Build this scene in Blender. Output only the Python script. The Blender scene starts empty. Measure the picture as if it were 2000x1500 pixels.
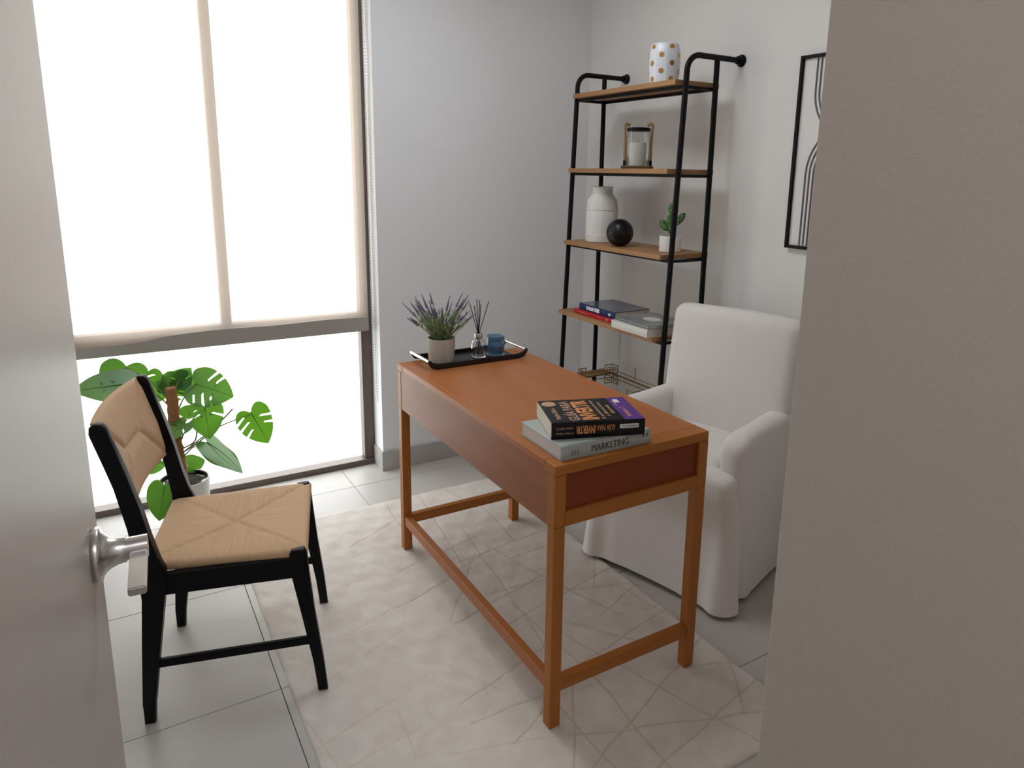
import bpy, bmesh, math, random
from mathutils import Vector, Matrix
from mathutils import geometry as geo, noise as mnoise

random.seed(7)
scene = bpy.context.scene
COL = scene.collection

# ------------------------------------------------------------------ camera
F_PX = 1383.01
CAM = Vector((-0.9043, -1.3715, 1.4724))
YAW, PITCH, ROLL = -0.54873, 0.20921, 0.01735
cy, sy, cp, sp = math.cos(YAW), math.sin(YAW), math.cos(PITCH), math.sin(PITCH)
fwd = Vector((-sy * cp, cy * cp, -sp)); rgt = Vector((cy, sy, 0)); upv = rgt.cross(fwd)
cr, sr = math.cos(ROLL), math.sin(ROLL)
r2, u2 = rgt * cr + upv * sr, -rgt * sr + upv * cr
cam_data = bpy.data.cameras.new('camera')
cam_data.sensor_width = 36.0
cam_data.lens = F_PX / 2000.0 * 36.0
cam_data.shift_x = -45.96 / 2000.0
cam_data.shift_y = -119.2 / 2000.0
cam_data.clip_start = 0.02
cam = bpy.data.objects.new('camera', cam_data)
COL.objects.link(cam)
m = Matrix.Identity(4)
for i in range(3):
    m[i][0], m[i][1], m[i][2], m[i][3] = r2[i], u2[i], -fwd[i], CAM[i]
cam.matrix_world = m
scene.camera = cam

# ------------------------------------------------------------------ world, lights, exposure
world = bpy.data.worlds.new('sky'); scene.world = world
world.use_nodes = True
bg = world.node_tree.nodes['Background']
bg.inputs['Color'].default_value = (0.97, 0.985, 1.0, 1)
bg.inputs['Strength'].default_value = 5.0

scene.view_settings.view_transform = 'Standard'
scene.view_settings.look = 'None'
scene.view_settings.gamma = 1.0
scene.view_settings.use_curve_mapping = False
scene.view_settings.exposure = 0.0
scene.cycles.max_bounces = 10
scene.cycles.diffuse_bounces = 6
scene.cycles.transparent_max_bounces = 16
scene.cycles.sample_clamp_indirect = 6.0

pl = bpy.data.lights.new('window_portal', 'AREA')          # guides the sky light through the window opening
pl.shape = 'RECTANGLE'; pl.size = 1.30; pl.size_y = 2.48
pl.cycles.is_portal = True
po = bpy.data.objects.new('window_portal', pl); COL.objects.link(po)
po.location = (-0.455, 2.09, 1.25); po.rotation_euler = (math.radians(-90), 0, 0)

HALL_FILL = 10.0  # watts of the added ceiling fill lights
ROOM_FILL = 12.0

# ------------------------------------------------------------------ helpers
def tag(o, label=None, cat=None, group=None, kind=None):
    if label: o['label'] = label
    if cat: o['category'] = cat
    if group: o['group'] = group
    if kind: o['kind'] = kind
    return o

def thing(name, label, cat, loc=(0, 0, 0), rz=0.0, group=None):
    o = bpy.data.objects.new(name, None); COL.objects.link(o)
    o.empty_display_size = 0.05
    o.location = loc; o.rotation_euler = (0, 0, rz)
    return tag(o, label, cat, group)

def link(name, me, mat, parent=None):
    o = bpy.data.objects.new(name, me); COL.objects.link(o)
    if mat is not None and not me.materials: me.materials.append(mat)
    if parent: o.parent = parent
    return o

def fin(name, bm, mat, parent=None, angle=35, flat=False):
    me = bpy.data.meshes.new(name)
    bmesh.ops.recalc_face_normals(bm, faces=bm.faces)
    bm.to_mesh(me); bm.free()
    if not flat:
        for p in me.polygons: p.use_smooth = True
        me.set_sharp_from_angle(angle=math.radians(angle))
    return link(name, me, mat, parent)

def NB(): return bmesh.new()

def bx(bm, x0, x1, y0, y1, z0, z1, bev=0.0, seg=2):
    vs = bmesh.ops.create_cube(bm, size=1.0)['verts']
    for v in vs:
        v.co = Vector(((x0 + x1) / 2 + v.co.x * (x1 - x0), (y0 + y1) / 2 + v.co.y * (y1 - y0), (z0 + z1) / 2 + v.co.z * (z1 - z0)))
    if bev > 0:
        es = list({e for v in vs for e in v.link_edges})
        bmesh.ops.bevel(bm, geom=es, offset=bev, segments=seg, affect='EDGES', profile=0.5)

def box(name, x0, x1, y0, y1, z0, z1, mat, parent=None, bev=0.002, seg=2):
    bm = NB(); bx(bm, x0, x1, y0, y1, z0, z1, bev, seg)
    return fin(name, bm, mat, parent, flat=True)

def prism(bm, pts, axis, a0, a1, bev=0.0, seg=2):
    """closed 2-D outline extruded along an axis: axis 'y' takes (x,z) points, 'z' takes (x,y), 'x' takes (y,z)"""
    def P(p, a):
        return Vector((p[0], a, p[1])) if axis == 'y' else Vector((p[0], p[1], a)) if axis == 'z' else Vector((a, p[0], p[1]))
    A = [bm.verts.new(P(p, a0)) for p in pts]; B = [bm.verts.new(P(p, a1)) for p in pts]
    n = len(pts); fs = []
    fs.append(bm.faces.new(A[::-1])); fs.append(bm.faces.new(B))
    for i in range(n):
        fs.append(bm.faces.new((A[i], A[(i + 1) % n], B[(i + 1) % n], B[i])))
    if bev > 0:
        es = list(set(fs[0].edges) | set(fs[1].edges))
        bmesh.ops.bevel(bm, geom=es, offset=bev, segments=seg, affect='EDGES', profile=0.5)

def smooth_path(pts, n=6):
    """Catmull-Rom through the points"""
    P = [Vector(p) for p in pts]; out = []
    for i in range(len(P) - 1):
        p0, p1, p2, p3 = P[max(i - 1, 0)], P[i], P[i + 1], P[min(i + 2, len(P) - 1)]
        for k in range(n):
            t = k / n
            out.append(0.5 * ((2 * p1) + (p2 - p0) * t + (2 * p0 - 5 * p1 + 4 * p2 - p3) * t * t + (3 * p1 - p0 - 3 * p2 + p3) * t ** 3))
    out.append(P[-1]); return out

def tube(bm, pts, r, n=8, closed=False, caps=True):
    P = [Vector(p) for p in pts]; N = len(P)
    rad = r if isinstance(r, (list, tuple)) else [r] * N
    rings = []; prev = None
    for i in range(N):
        if closed: t = P[(i + 1) % N] - P[i - 1]
        else: t = P[min(i + 1, N - 1)] - P[max(i - 1, 0)]
        t.normalize()
        if prev is None:
            a = Vector((0, 0, 1)) if abs(t.z) < 0.9 else Vector((1, 0, 0))
            u = t.cross(a).normalized()
        else:
            u = (prev - t * prev.dot(t)).normalized()
        prev = u; w = t.cross(u)
        rings.append([bm.verts.new(P[i] + (u * math.cos(2 * math.pi * k / n) + w * math.sin(2 * math.pi * k / n)) * rad[i]) for k in range(n)])
    M_ = N if closed else N - 1
    for i in range(M_):
        A, B = rings[i], rings[(i + 1) % N]
        for k in range(n): bm.faces.new((A[k], A[(k + 1) % n], B[(k + 1) % n], B[k]))
    if caps and not closed:
        bm.faces.new(rings[0][::-1]); bm.faces.new(rings[-1])

def lathe(bm, prof, n=32, c=(0, 0, 0), mod=None):
    """prof: (radius, z) list; mod(angle, z, r) -> r"""
    rings = []
    for r, z in prof:
        if r < 1e-6: rings.append([bm.verts.new((c[0], c[1], c[2] + z))]); continue
        ring = []
        for k in range(n):
            a = 2 * math.pi * k / n; rr = mod(a, z, r) if mod else r
            ring.append(bm.verts.new((c[0] + rr * math.cos(a), c[1] + rr * math.sin(a), c[2] + z)))
        rings.append(ring)
    for A, B in zip(rings, rings[1:]):
        if len(A) == 1 and len(B) == 1: continue
        for k in range(n):
            k2 = (k + 1) % n
            if len(A) == 1: bm.faces.new((A[0], B[k2], B[k]))
            elif len(B) == 1: bm.faces.new((A[k], A[k2], B[0]))
            else: bm.faces.new((A[k], A[k2], B[k2], B[k]))

def rbox(bm, lo, hi, r, n=(10, 10, 10), deform=None):
    """rounded box made of grid faces, so that it can be bent by deform(Vector) -> Vector"""
    lo, hi = Vector(lo), Vector(hi); r = min(r, *[(hi[i] - lo[i]) / 2 * 0.98 for i in range(3)])
    def ticks(i):
        a, b = lo[i], hi[i]; k = 4; N = n[i]
        t = [a + r * (1 - math.cos(math.pi / 2 * j / k)) for j in range(k)]
        t += [a + r + (b - a - 2 * r) * j / N for j in range(N + 1)]
        t += [b - r * (1 - math.cos(math.pi / 2 * j / k)) for j in range(k - 1, -1, -1)]
        return t
    T = [ticks(i) for i in range(3)]; cache = {}
    def V(p):
        key = tuple(round(c, 6) for c in p)
        if key not in cache:
            q = Vector([min(max(p[i], lo[i] + r), hi[i] - r) for i in range(3)])
            d = Vector(p) - q
            co = q + d.normalized() * r if d.length > 1e-9 else q
            if deform: co = deform(co)
            cache[key] = bm.verts.new(co)
        return cache[key]
    for ax in range(3):
        b, c = [(1, 2), (0, 2), (0, 1)][ax]
        for side in (lo[ax], hi[ax]):
            for i in range(len(T[b]) - 1):
                for j in range(len(T[c]) - 1):
                    ps = []
                    for (ii, jj) in ((i, j), (i + 1, j), (i + 1, j + 1), (i, j + 1)):
                        p = [0, 0, 0]; p[ax] = side; p[b] = T[b][ii]; p[c] = T[c][jj]; ps.append(V(p))
                    if len(set(ps)) == 4:
                        try: bm.faces.new(ps)
                        except ValueError: pass

def text_bm(s, w, h, O, X, Y, depth=0.0003, shear=0.0, bold=0.0):
    """lettering as a thin solid, fitted into w x h, laid in the plane O + X*x + Y*y"""
    cu = bpy.data.curves.new('lettering', 'FONT'); cu.body = s; cu.extrude = 0.01; cu.resolution_u = 2; cu.shear = shear; cu.offset = bold
    ob = bpy.data.objects.new('lettering', cu); COL.objects.link(ob)
    bpy.context.view_layer.update()
    me = bpy.data.meshes.new_from_object(ob.evaluated_get(bpy.context.evaluated_depsgraph_get()))
    bpy.data.objects.remove(ob); bpy.data.curves.remove(cu)
    bm = NB(); bm.from_mesh(me); bpy.data.meshes.remove(me)
    xs = [v.co.x for v in bm.verts]; ys = [v.co.y for v in bm.verts]
    x0, x1, y0, y1 = min(xs), max(xs), min(ys), max(ys)
    X, Y, O = Vector(X), Vector(Y), Vector(O); N = X.cross(Y)
    for v in bm.verts:
        a = (v.co.x - x0) / (x1 - x0) * w; b = (v.co.y - y0) / (y1 - y0) * h
        v.co = O + X * a + Y * b + N * (depth if v.co.z > 0 else -0.0005)
    return bm

# ------------------------------------------------------------------ materials
def mat(name, col, rough=0.5, metal=0.0, spec=0.5, bump=None, var=None, sheen=0.0, coat=0.0, trans=0.0, ior=1.45):
    M = bpy.data.materials.new(name); M.use_nodes = True
    nt = M.node_tree; b = nt.nodes['Principled BSDF']
    b.inputs['Base Color'].default_value = (*col, 1); b.inputs['Roughness'].default_value = rough
    b.inputs['Metallic'].default_value = metal; b.inputs['Specular IOR Level'].default_value = spec
    b.inputs['Sheen Weight'].default_value = sheen; b.inputs['Coat Weight'].default_value = coat
    b.inputs['Transmission Weight'].default_value = trans; b.inputs['IOR'].default_value = ior
    tc = None
    if bump or var: tc = nt.nodes.new('ShaderNodeTexCoord')
    if var:      # (colour2, scale or xyz scale, detail)
        c2, sc, det = var
        mp = nt.nodes.new('ShaderNodeMapping'); nt.links.new(tc.outputs['Object'], mp.inputs['Vector'])
        mp.inputs['Scale'].default_value = sc if isinstance(sc, tuple) else (sc, sc, sc)
        n = nt.nodes.new('ShaderNodeTexNoise'); n.inputs['Scale'].default_value = 1.0; n.inputs['Detail'].default_value = det
        n.inputs['Roughness'].default_value = 0.6
        nt.links.new(mp.outputs['Vector'], n.inputs['Vector'])
        rp = nt.nodes.new('ShaderNodeValToRGB'); rp.color_ramp.elements[0].position = 0.3; rp.color_ramp.elements[1].position = 0.7
        rp.color_ramp.elements[0].color = (*col, 1); rp.color_ramp.elements[1].color = (*c2, 1)
        nt.links.new(n.outputs['Fac'], rp.inputs['Fac']); nt.links.new(rp.outputs['Color'], b.inputs['Base Color'])
    if bump:     # (scale or xyz scale, strength, distance)
        sc, st, di = bump
        mp = nt.nodes.new('ShaderNodeMapping'); nt.links.new(tc.outputs['Object'], mp.inputs['Vector'])
        mp.inputs['Scale'].default_value = sc if isinstance(sc, tuple) else (sc, sc, sc)
        n = nt.nodes.new('ShaderNodeTexNoise'); n.inputs['Scale'].default_value = 1.0; n.inputs['Detail'].default_value = 4
        nt.links.new(mp.outputs['Vector'], n.inputs['Vector'])
        bu = nt.nodes.new('ShaderNodeBump'); bu.inputs['Strength'].default_value = st; bu.inputs['Distance'].default_value = di
        nt.links.new(n.outputs['Fac'], bu.inputs['Height']); nt.links.new(bu.outputs['Normal'], b.inputs['Normal'])
    return M

def weave(name, c1, c2, scale, strength, rough=0.85, sheen=0.2, irregular=6.0):
    """woven cloth / wallcovering: crossed stretched noises for colour and relief"""
    M = mat(name, c1, rough, sheen=sheen); nt = M.node_tree; b = nt.nodes['Principled BSDF']
    tc = nt.nodes.new('ShaderNodeTexCoord'); outs = []
    for sx, sy_, sz in ((scale, scale, scale / irregular), (scale / irregular, scale / irregular, scale)):
        mp = nt.nodes.new('ShaderNodeMapping'); mp.inputs['Scale'].default_value = (sx, sy_, sz)
        nt.links.new(tc.outputs['Object'], mp.inputs['Vector'])
        n = nt.nodes.new('ShaderNodeTexNoise'); n.inputs['Scale'].default_value = 1.0; n.inputs['Detail'].default_value = 3
        nt.links.new(mp.outputs['Vector'], n.inputs['Vector']); outs.append(n)
    mx = nt.nodes.new('ShaderNodeMath'); mx.operation = 'ADD'
    nt.links.new(outs[0].outputs['Fac'], mx.inputs[0]); nt.links.new(outs[1].outputs['Fac'], mx.inputs[1])
    rp = nt.nodes.new('ShaderNodeValToRGB'); rp.color_ramp.elements[0].position = 0.35; rp.color_ramp.elements[1].position = 0.65
    rp.color_ramp.elements[0].color = (*c1, 1); rp.color_ramp.elements[1].color = (*c2, 1)
    half = nt.nodes.new('ShaderNodeMath'); half.operation = 'MULTIPLY'; half.inputs[1].default_value = 0.5
    nt.links.new(mx.outputs[0], half.inputs[0]); nt.links.new(half.outputs[0], rp.inputs['Fac'])
    nt.links.new(rp.outputs['Color'], b.inputs['Base Color'])
    bu = nt.nodes.new('ShaderNodeBump'); bu.inputs['Strength'].default_value = strength; bu.inputs['Distance'].default_value = 0.001
    nt.links.new(half.outputs[0], bu.inputs['Height']); nt.links.new(bu.outputs['Normal'], b.inputs['Normal'])
    return M

def shader_mix(name, parts):
    """parts: list of (weight, node type, colour, roughness) blended by weight"""
    M = bpy.data.materials.new(name); M.use_nodes = True; nt = M.node_tree
    nt.nodes.remove(nt.nodes['Principled BSDF']); out = nt.nodes['Material Output']
    acc, wacc = None, 0.0
    for w, ty, col, ro in parts:
        s = nt.nodes.new(ty); s.inputs['Color'].default_value = (*col, 1)
        if 'Roughness' in s.inputs and ro is not None: s.inputs['Roughness'].default_value = ro
        if acc is None: acc, wacc = s, w
        else:
            x = nt.nodes.new('ShaderNodeMixShader'); x.inputs['Fac'].default_value = w / (w + wacc)
            nt.links.new(acc.outputs[0], x.inputs[1]); nt.links.new(s.outputs[0], x.inputs[2]); acc = x; wacc += w
    nt.links.new(acc.outputs[0], out.inputs['Surface'])
    return M

MT = {}
MT['wall'] = mat('wall paint', (0.79, 0.80, 0.82), 0.55, bump=(220, 0.06, 0.001))
MT['wall_r'] = mat('warm wall paint', (0.77, 0.76, 0.745), 0.55, bump=(220, 0.06, 0.001))
MT['ceiling'] = mat('ceiling paint', (0.86, 0.86, 0.86), 0.8)
MT['cloth_wall'] = weave('woven wallcovering', (0.545, 0.48, 0.435), (0.61, 0.545, 0.50), 1100, 0.3, 0.8, 0.1, 6)
MT['tile'] = mat('porcelain tile', (0.455, 0.43, 0.405), 0.42, var=((0.50, 0.475, 0.45), 3.0, 4), bump=(60, 0.03, 0.001))
MT['grout'] = mat('grout', (0.33, 0.31, 0.295), 0.9)
MT['base'] = mat('grey skirting tile', (0.40, 0.385, 0.37), 0.4, var=((0.45, 0.435, 0.42), 6.0, 3))
MT['frame'] = mat('bronze aluminium', (0.13, 0.10, 0.085), 0.4, 0.3)
MT['door'] = mat('door laminate', (0.40, 0.36, 0.33), 0.38, var=((0.43, 0.39, 0.36), (4, 220, 3), 4), bump=((6, 400, 6), 0.03, 0.001))
MT['steel'] = mat('brushed nickel', (0.62, 0.60, 0.58), 0.27, 1.0)
MT['chrome'] = mat('polished metal', (0.75, 0.75, 0.77), 0.15, 1.0)
MT['plaster'] = mat('pale pavement', (0.7, 0.69, 0.66), 0.9)
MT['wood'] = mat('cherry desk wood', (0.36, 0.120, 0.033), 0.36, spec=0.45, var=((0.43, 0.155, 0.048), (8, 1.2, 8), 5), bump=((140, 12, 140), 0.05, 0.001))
MT['wood_x'] = mat('cherry wood across', (0.355, 0.118, 0.017), 0.38, spec=0.4, var=((0.42, 0.152, 0.025), (1.2, 30, 30), 5), bump=((12, 140, 140), 0.05, 0.001))
MT['wood_z'] = mat('cherry wood upright', (0.355, 0.116, 0.017), 0.38, spec=0.4, var=((0.42, 0.150, 0.025), (40, 40, 2), 5))
MT['wood_red'] = mat('red cherry veneer', (0.19, 0.036, 0.006), 0.4, spec=0.35, var=((0.235, 0.048, 0.009), (3, 60, 14), 5))
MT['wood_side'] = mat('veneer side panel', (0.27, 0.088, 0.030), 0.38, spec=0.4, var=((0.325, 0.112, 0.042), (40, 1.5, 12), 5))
MT['oak'] = mat('oak shelf', (0.31, 0.155, 0.06), 0.5, var=((0.385, 0.205, 0.088), (30, 1.5, 30), 5))
MT['black'] = mat('black lacquered wood', (0.004, 0.004, 0.005), 0.42, spec=0.18)
MT['iron'] = mat('black steel tube', (0.004, 0.004, 0.005), 0.45, 0.0, spec=0.2)
MT['linen'] = weave('ivory linen slipcover', (0.69, 0.655, 0.63), (0.78, 0.75, 0.725), 700, 0.14, 0.9, 0.3, 7)
MT['white_glaze'] = mat('white glaze', (0.72, 0.755, 0.80), 0.25)
MT['matt_white'] = mat('matt white ceramic', (0.72, 0.71, 0.69), 0.6)
MT['gold'] = mat('gold dot', (0.55, 0.30, 0.10), 0.3, 0.9)
MT['bronze'] = mat('antique gold', (0.30, 0.20, 0.07), 0.35, 0.9)
MT['mirror'] = mat('mirror', (0.75, 0.74, 0.70), 0.03, 1.0)
MT['black_glaze'] = mat('black stone', (0.006, 0.006, 0.007), 0.30, spec=0.4)
MT['sand'] = mat('sand stoneware', (0.46, 0.43, 0.375), 0.8, var=((0.53, 0.50, 0.445), 40.0, 4), bump=((60, 60, 500), 0.25, 0.001))
MT['soil'] = mat('soil', (0.035, 0.025, 0.018), 0.95, bump=(90, 0.8, 0.01))
MT['coir'] = mat('coir', (0.22, 0.095, 0.035), 0.95, var=((0.36, 0.17, 0.07), (90, 90, 220), 4), bump=((160, 160, 400), 0.9, 0.004))
MT['cactus'] = mat('cactus green', (0.02, 0.075, 0.015), 0.45, var=((0.045, 0.17, 0.03), 30.0, 3))
MT['spine_dot'] = mat('cactus areole', (0.6, 0.66, 0.4), 0.6)
MT['wax'] = mat('candle wax', (0.78, 0.77, 0.72), 0.5)
MT['rope'] = mat('jute rope', (0.30, 0.19, 0.08), 0.9, bump=((200, 200, 60), 0.6, 0.002))
MT['lav'] = mat('lavender flower', (0.10, 0.08, 0.16), 0.8, var=((0.21, 0.175, 0.29), 120.0, 3))
MT['stem'] = mat('grey green leaf', (0.12, 0.20, 0.07), 0.7, var=((0.27, 0.36, 0.17), 60.0, 3))
MT['petiole'] = mat('petiole', (0.10, 0.16, 0.035), 0.5)
MT['brownstem'] = mat('brown stem', (0.12, 0.07, 0.03), 0.6)
MT['paper'] = mat('page block', (0.72, 0.66, 0.55), 0.9, bump=((20, 20, 2500), 0.2, 0.001))
MT['white_paper'] = mat('white page block', (0.68, 0.66, 0.64), 0.9, bump=((20, 20, 2500), 0.2, 0.001))
MT['cover_black'] = mat('black book cover', (0.006, 0.006, 0.008), 0.28, spec=0.3)
MT['cover_grey'] = mat('sage grey cover', (0.36, 0.41, 0.395), 0.4, var=((0.42, 0.46, 0.44), 9.0, 3))
MT['orange'] = mat('orange ink', (0.72, 0.30, 0.10), 0.4)
MT['peach'] = mat('peach ink', (0.55, 0.34, 0.22), 0.4)
MT['purple'] = mat('purple ink', (0.10, 0.035, 0.26), 0.25)
MT['white_ink'] = mat('white ink', (0.75, 0.75, 0.77), 0.5)
MT['dark_ink'] = mat('dark ink', (0.075, 0.065, 0.05), 0.5)
MT['red'] = mat('red cover', (0.50, 0.008, 0.015), 0.3)
MT['blue'] = mat('navy cover', (0.012, 0.03, 0.12), 0.2)
MT['blue_photo'] = mat('grey blue cover print', (0.06, 0.065, 0.10), 0.18, var=((0.13, 0.14, 0.19), 9.0, 4))
MT['cover_white'] = mat('white cover', (0.66, 0.64, 0.62), 0.4)
MT['cover_slate'] = mat('slate cover print', (0.14, 0.16, 0.165), 0.25, var=((0.27, 0.29, 0.30), 7.0, 4))
MT['tray'] = mat('black tray', (0.008, 0.008, 0.009), 0.4)
MT['plastic'] = mat('white plastic', (0.72, 0.72, 0.71), 0.4)
MT['panel'] = mat('print paper', (0.76, 0.75, 0.74), 0.6)
MT['grey_line'] = mat('graphite line', (0.16, 0.15, 0.145), 0.6)
MT['fill_lens'] = mat('fill panel lens', (0.9, 0.9, 0.9), 0.4)
MT['glass'] = shader_mix('window glass', [(0.95, 'ShaderNodeBsdfTransparent', (0.98, 0.99, 0.985), None), (0.05, 'ShaderNodeBsdfGlossy', (1, 1, 1), 0.0)])
MT['clear'] = mat('clear glass', (0.97, 0.98, 0.98), 0.02, trans=1.0)
MT['blueglass'] = mat('blue glass', (0.30, 0.50, 0.68), 0.08, trans=0.82)
MT['fabric'] = shader_mix('roller shade fabric', [(0.30, 'ShaderNodeBsdfTransparent', (1.0, 0.97, 0.93), None), (0.32, 'ShaderNodeBsdfTranslucent', (0.82, 0.70, 0.60), None), (0.38, 'ShaderNodeBsdfDiffuse', (0.50, 0.44, 0.39), 0.9)])
MT['hem'] = mat('shade hem', (0.34, 0.31, 0.285), 0.7, bump=(400, 0.1, 0.001))
MT['leaf'] = shader_mix('monstera leaf', [(0.45, 'ShaderNodeBsdfDiffuse', (0.030, 0.110, 0.014), None), (0.48, 'ShaderNodeBsdfTranslucent', (0.085, 0.235, 0.010), None), (0.07, 'ShaderNodeBsdfGlossy', (0.8, 0.9, 0.8), 0.30)])

def cord_material():
    """paper cord: fine ridges along the UV u axis"""
    M = mat('paper cord', (0.50, 0.285, 0.125), 0.75); nt = M.node_tree; b = nt.nodes['Principled BSDF']
    uv = nt.nodes.new('ShaderNodeUVMap'); uv.uv_map = 'cord'
    sep = nt.nodes.new('ShaderNodeSeparateXYZ'); nt.links.new(uv.outputs['UV'], sep.inputs[0])
    mu = nt.nodes.new('ShaderNodeMath'); mu.operation = 'MULTIPLY'; mu.inputs[1].default_value = 2 * math.pi / 0.0034
    nt.links.new(sep.outputs['X'], mu.inputs[0])
    si = nt.nodes.new('ShaderNodeMath'); si.operation = 'SINE'; nt.links.new(mu.outputs[0], si.inputs[0])
    bu = nt.nodes.new('ShaderNodeBump'); bu.inputs['Strength'].default_value = 0.5; bu.inputs['Distance'].default_value = 0.0012
    nt.links.new(si.outputs[0], bu.inputs['Height']); nt.links.new(bu.outputs['Normal'], b.inputs['Normal'])
    mp = nt.nodes.new('ShaderNodeMapping'); mp.inputs['Scale'].default_value = (260, 5, 1); nt.links.new(uv.outputs['UV'], mp.inputs['Vector'])
    n = nt.nodes.new('ShaderNodeTexNoise'); n.inputs['Scale'].default_value = 1; n.inputs['Detail'].default_value = 3; nt.links.new(mp.outputs[0], n.inputs['Vector'])
    rp = nt.nodes.new('ShaderNodeValToRGB'); rp.color_ramp.elements[0].position = 0.3; rp.color_ramp.elements[1].position = 0.72
    rp.color_ramp.elements[0].color = (0.56, 0.36, 0.205, 1); rp.color_ramp.elements[1].color = (0.66, 0.45, 0.28, 1)
    nt.links.new(n.outputs['Fac'], rp.inputs['Fac']); nt.links.new(rp.outputs['Color'], b.inputs['Base Color'])
    return M
MT['cord'] = cord_material()

def rug_material():
    M = mat('wool rug', (0.7, 0.66, 0.6), 0.95, sheen=0.3); nt = M.node_tree; b = nt.nodes['Principled BSDF']
    at = nt.nodes.new('ShaderNodeAttribute'); at.attribute_name = 'pattern'
    tc = nt.nodes.new('ShaderNodeTexCoord')
    n = nt.nodes.new('ShaderNodeTexNoise'); n.inputs['Scale'].default_value = 9; n.inputs['Detail'].default_value = 6; n.inputs['Distortion'].default_value = 1.2
    nt.links.new(tc.outputs['Object'], n.inputs['Vector'])
    rp = nt.nodes.new('ShaderNodeValToRGB'); rp.color_ramp.elements[0].position = 0.35; rp.color_ramp.elements[1].position = 0.65
    rp.color_ramp.elements[0].color = (0.62, 0.57, 0.52, 1); rp.color_ramp.elements[1].color = (0.675, 0.635, 0.585, 1)
    nt.links.new(n.outputs['Fac'], rp.inputs['Fac'])
    mx = nt.nodes.new('ShaderNodeMix'); mx.data_type = 'RGBA'
    nt.links.new(at.outputs['Fac'], mx.inputs[0]); nt.links.new(rp.outputs['Color'], mx.inputs[6]); mx.inputs[7].default_value = (0.50, 0.42, 0.325, 1)
    nt.links.new(mx.outputs[2], b.inputs['Base Color'])
    n2 = nt.nodes.new('ShaderNodeTexNoise'); n2.inputs['Scale'].default_value = 260; n2.inputs['Detail'].default_value = 3
    nt.links.new(tc.outputs['Object'], n2.inputs['Vector'])
    bu = nt.nodes.new('ShaderNodeBump'); bu.inputs['Strength'].default_value = 0.5; bu.inputs['Distance'].default_value = 0.002
    nt.links.new(n2.outputs['Fac'], bu.inputs['Height']); nt.links.new(bu.outputs['Normal'], b.inputs['Normal'])
    return M
MT['rug'] = rug_material()

# ------------------------------------------------------------------ the room
FL = -0.010                     # tile surface; the rug's pile ends at z = 0
WX, WY, RY = 1.387, 1.867, 2.00 # right wall, window wall face, window plane
CEIL = 2.60

floor = tag(box('floor', -1.45, 1.55, -2.75, 2.10, FL - 0.12, FL - 0.012, MT['grout'], bev=0), 'grey porcelain floor tiles laid in a square grid', None, kind='structure')
JX = [-1.775, -1.180, -0.585, 0.010, 0.605, 1.200, 1.795]
JY = [-3.095, -2.490, -1.885, -1.280, -0.675, -0.070, 0.535, 1.145, 1.755, 2.36]
for i in range(len(JX) - 1):
    for j in range(len(JY) - 1):
        x0, x1 = max(JX[i], -1.45), min(JX[i + 1], 1.55); y0, y1 = max(JY[j], -2.75), min(JY[j + 1], 2.10)
        box('tile', x0 + 0.001, x1 - 0.001, y0 + 0.001, y1 - 0.001, FL - 0.012, FL + random.uniform(-0.0003, 0.0), MT['tile'], floor, 0.0008, 1)

def struct(o): return tag(o, kind='structure')

bm = NB()
bx(bm, 0.194, 1.55, WY, 2.10, FL - 0.1, CEIL + 0.1)
bx(bm, -1.45, -1.105, WY, 2.10, FL - 0.1, CEIL + 0.1)
bx(bm, -1.105, 0.194, WY, 2.10, 2.48, CEIL + 0.1)
struct(fin('wall_window', bm, MT['wall'], flat=True))
struct(box('wall_right', WX, 1.55, -0.83, WY, FL - 0.1, CEIL + 0.1, MT['wall_r'], bev=0))
struct(box('wall_left', -1.45, -1.25, -1.31, WY, FL - 0.1, CEIL + 0.1, MT['wall'], bev=0))
struct(box('wall_entry', -0.200, 1.55, -2.60, -0.8265, FL - 0.1, CEIL + 0.1, MT['cloth_wall'], bev=0.0015))
struct(box('wall_hinge', -1.45, -1.040, -2.60, -1.312, FL - 0.1, CEIL + 0.1, MT['cloth_wall'], bev=0.0015))
struct(box('wall_back', -1.45, 1.55, -2.75, -2.60, FL - 0.1, CEIL + 0.1, MT['wall'], bev=0))
struct(box('ceiling', -1.45, 1.55, -2.75, 2.10, CEIL, CEIL + 0.12, MT['ceiling'], bev=0))

bm = NB(); bx(bm, 0.186, WX, WY - 0.009, WY, FL, 0.092, 0.001, 1); bx(bm, 0.186, 0.194, WY, 1.985, FL, 0.092, 0.001, 1)
struct(fin('baseboard_window', bm, MT['base'], flat=True))
struct(box('baseboard_right', WX - 0.009, WX, -0.8265, WY - 0.009, FL, 0.092, MT['base'], bev=0.001))
struct(box('baseboard_left', -1.25, -1.241, -1.31, WY, FL, 0.092, MT['base'], bev=0.001))

# outside: pale paving under an open bright sky
bm = NB(); bx(bm, -30, 30, 2.10, 60, -0.30, -0.12)
tag(fin('outdoor_paving', bm, MT['plaster'], flat=True), 'pale paving outside beyond the window', None, kind='structure')

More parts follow.
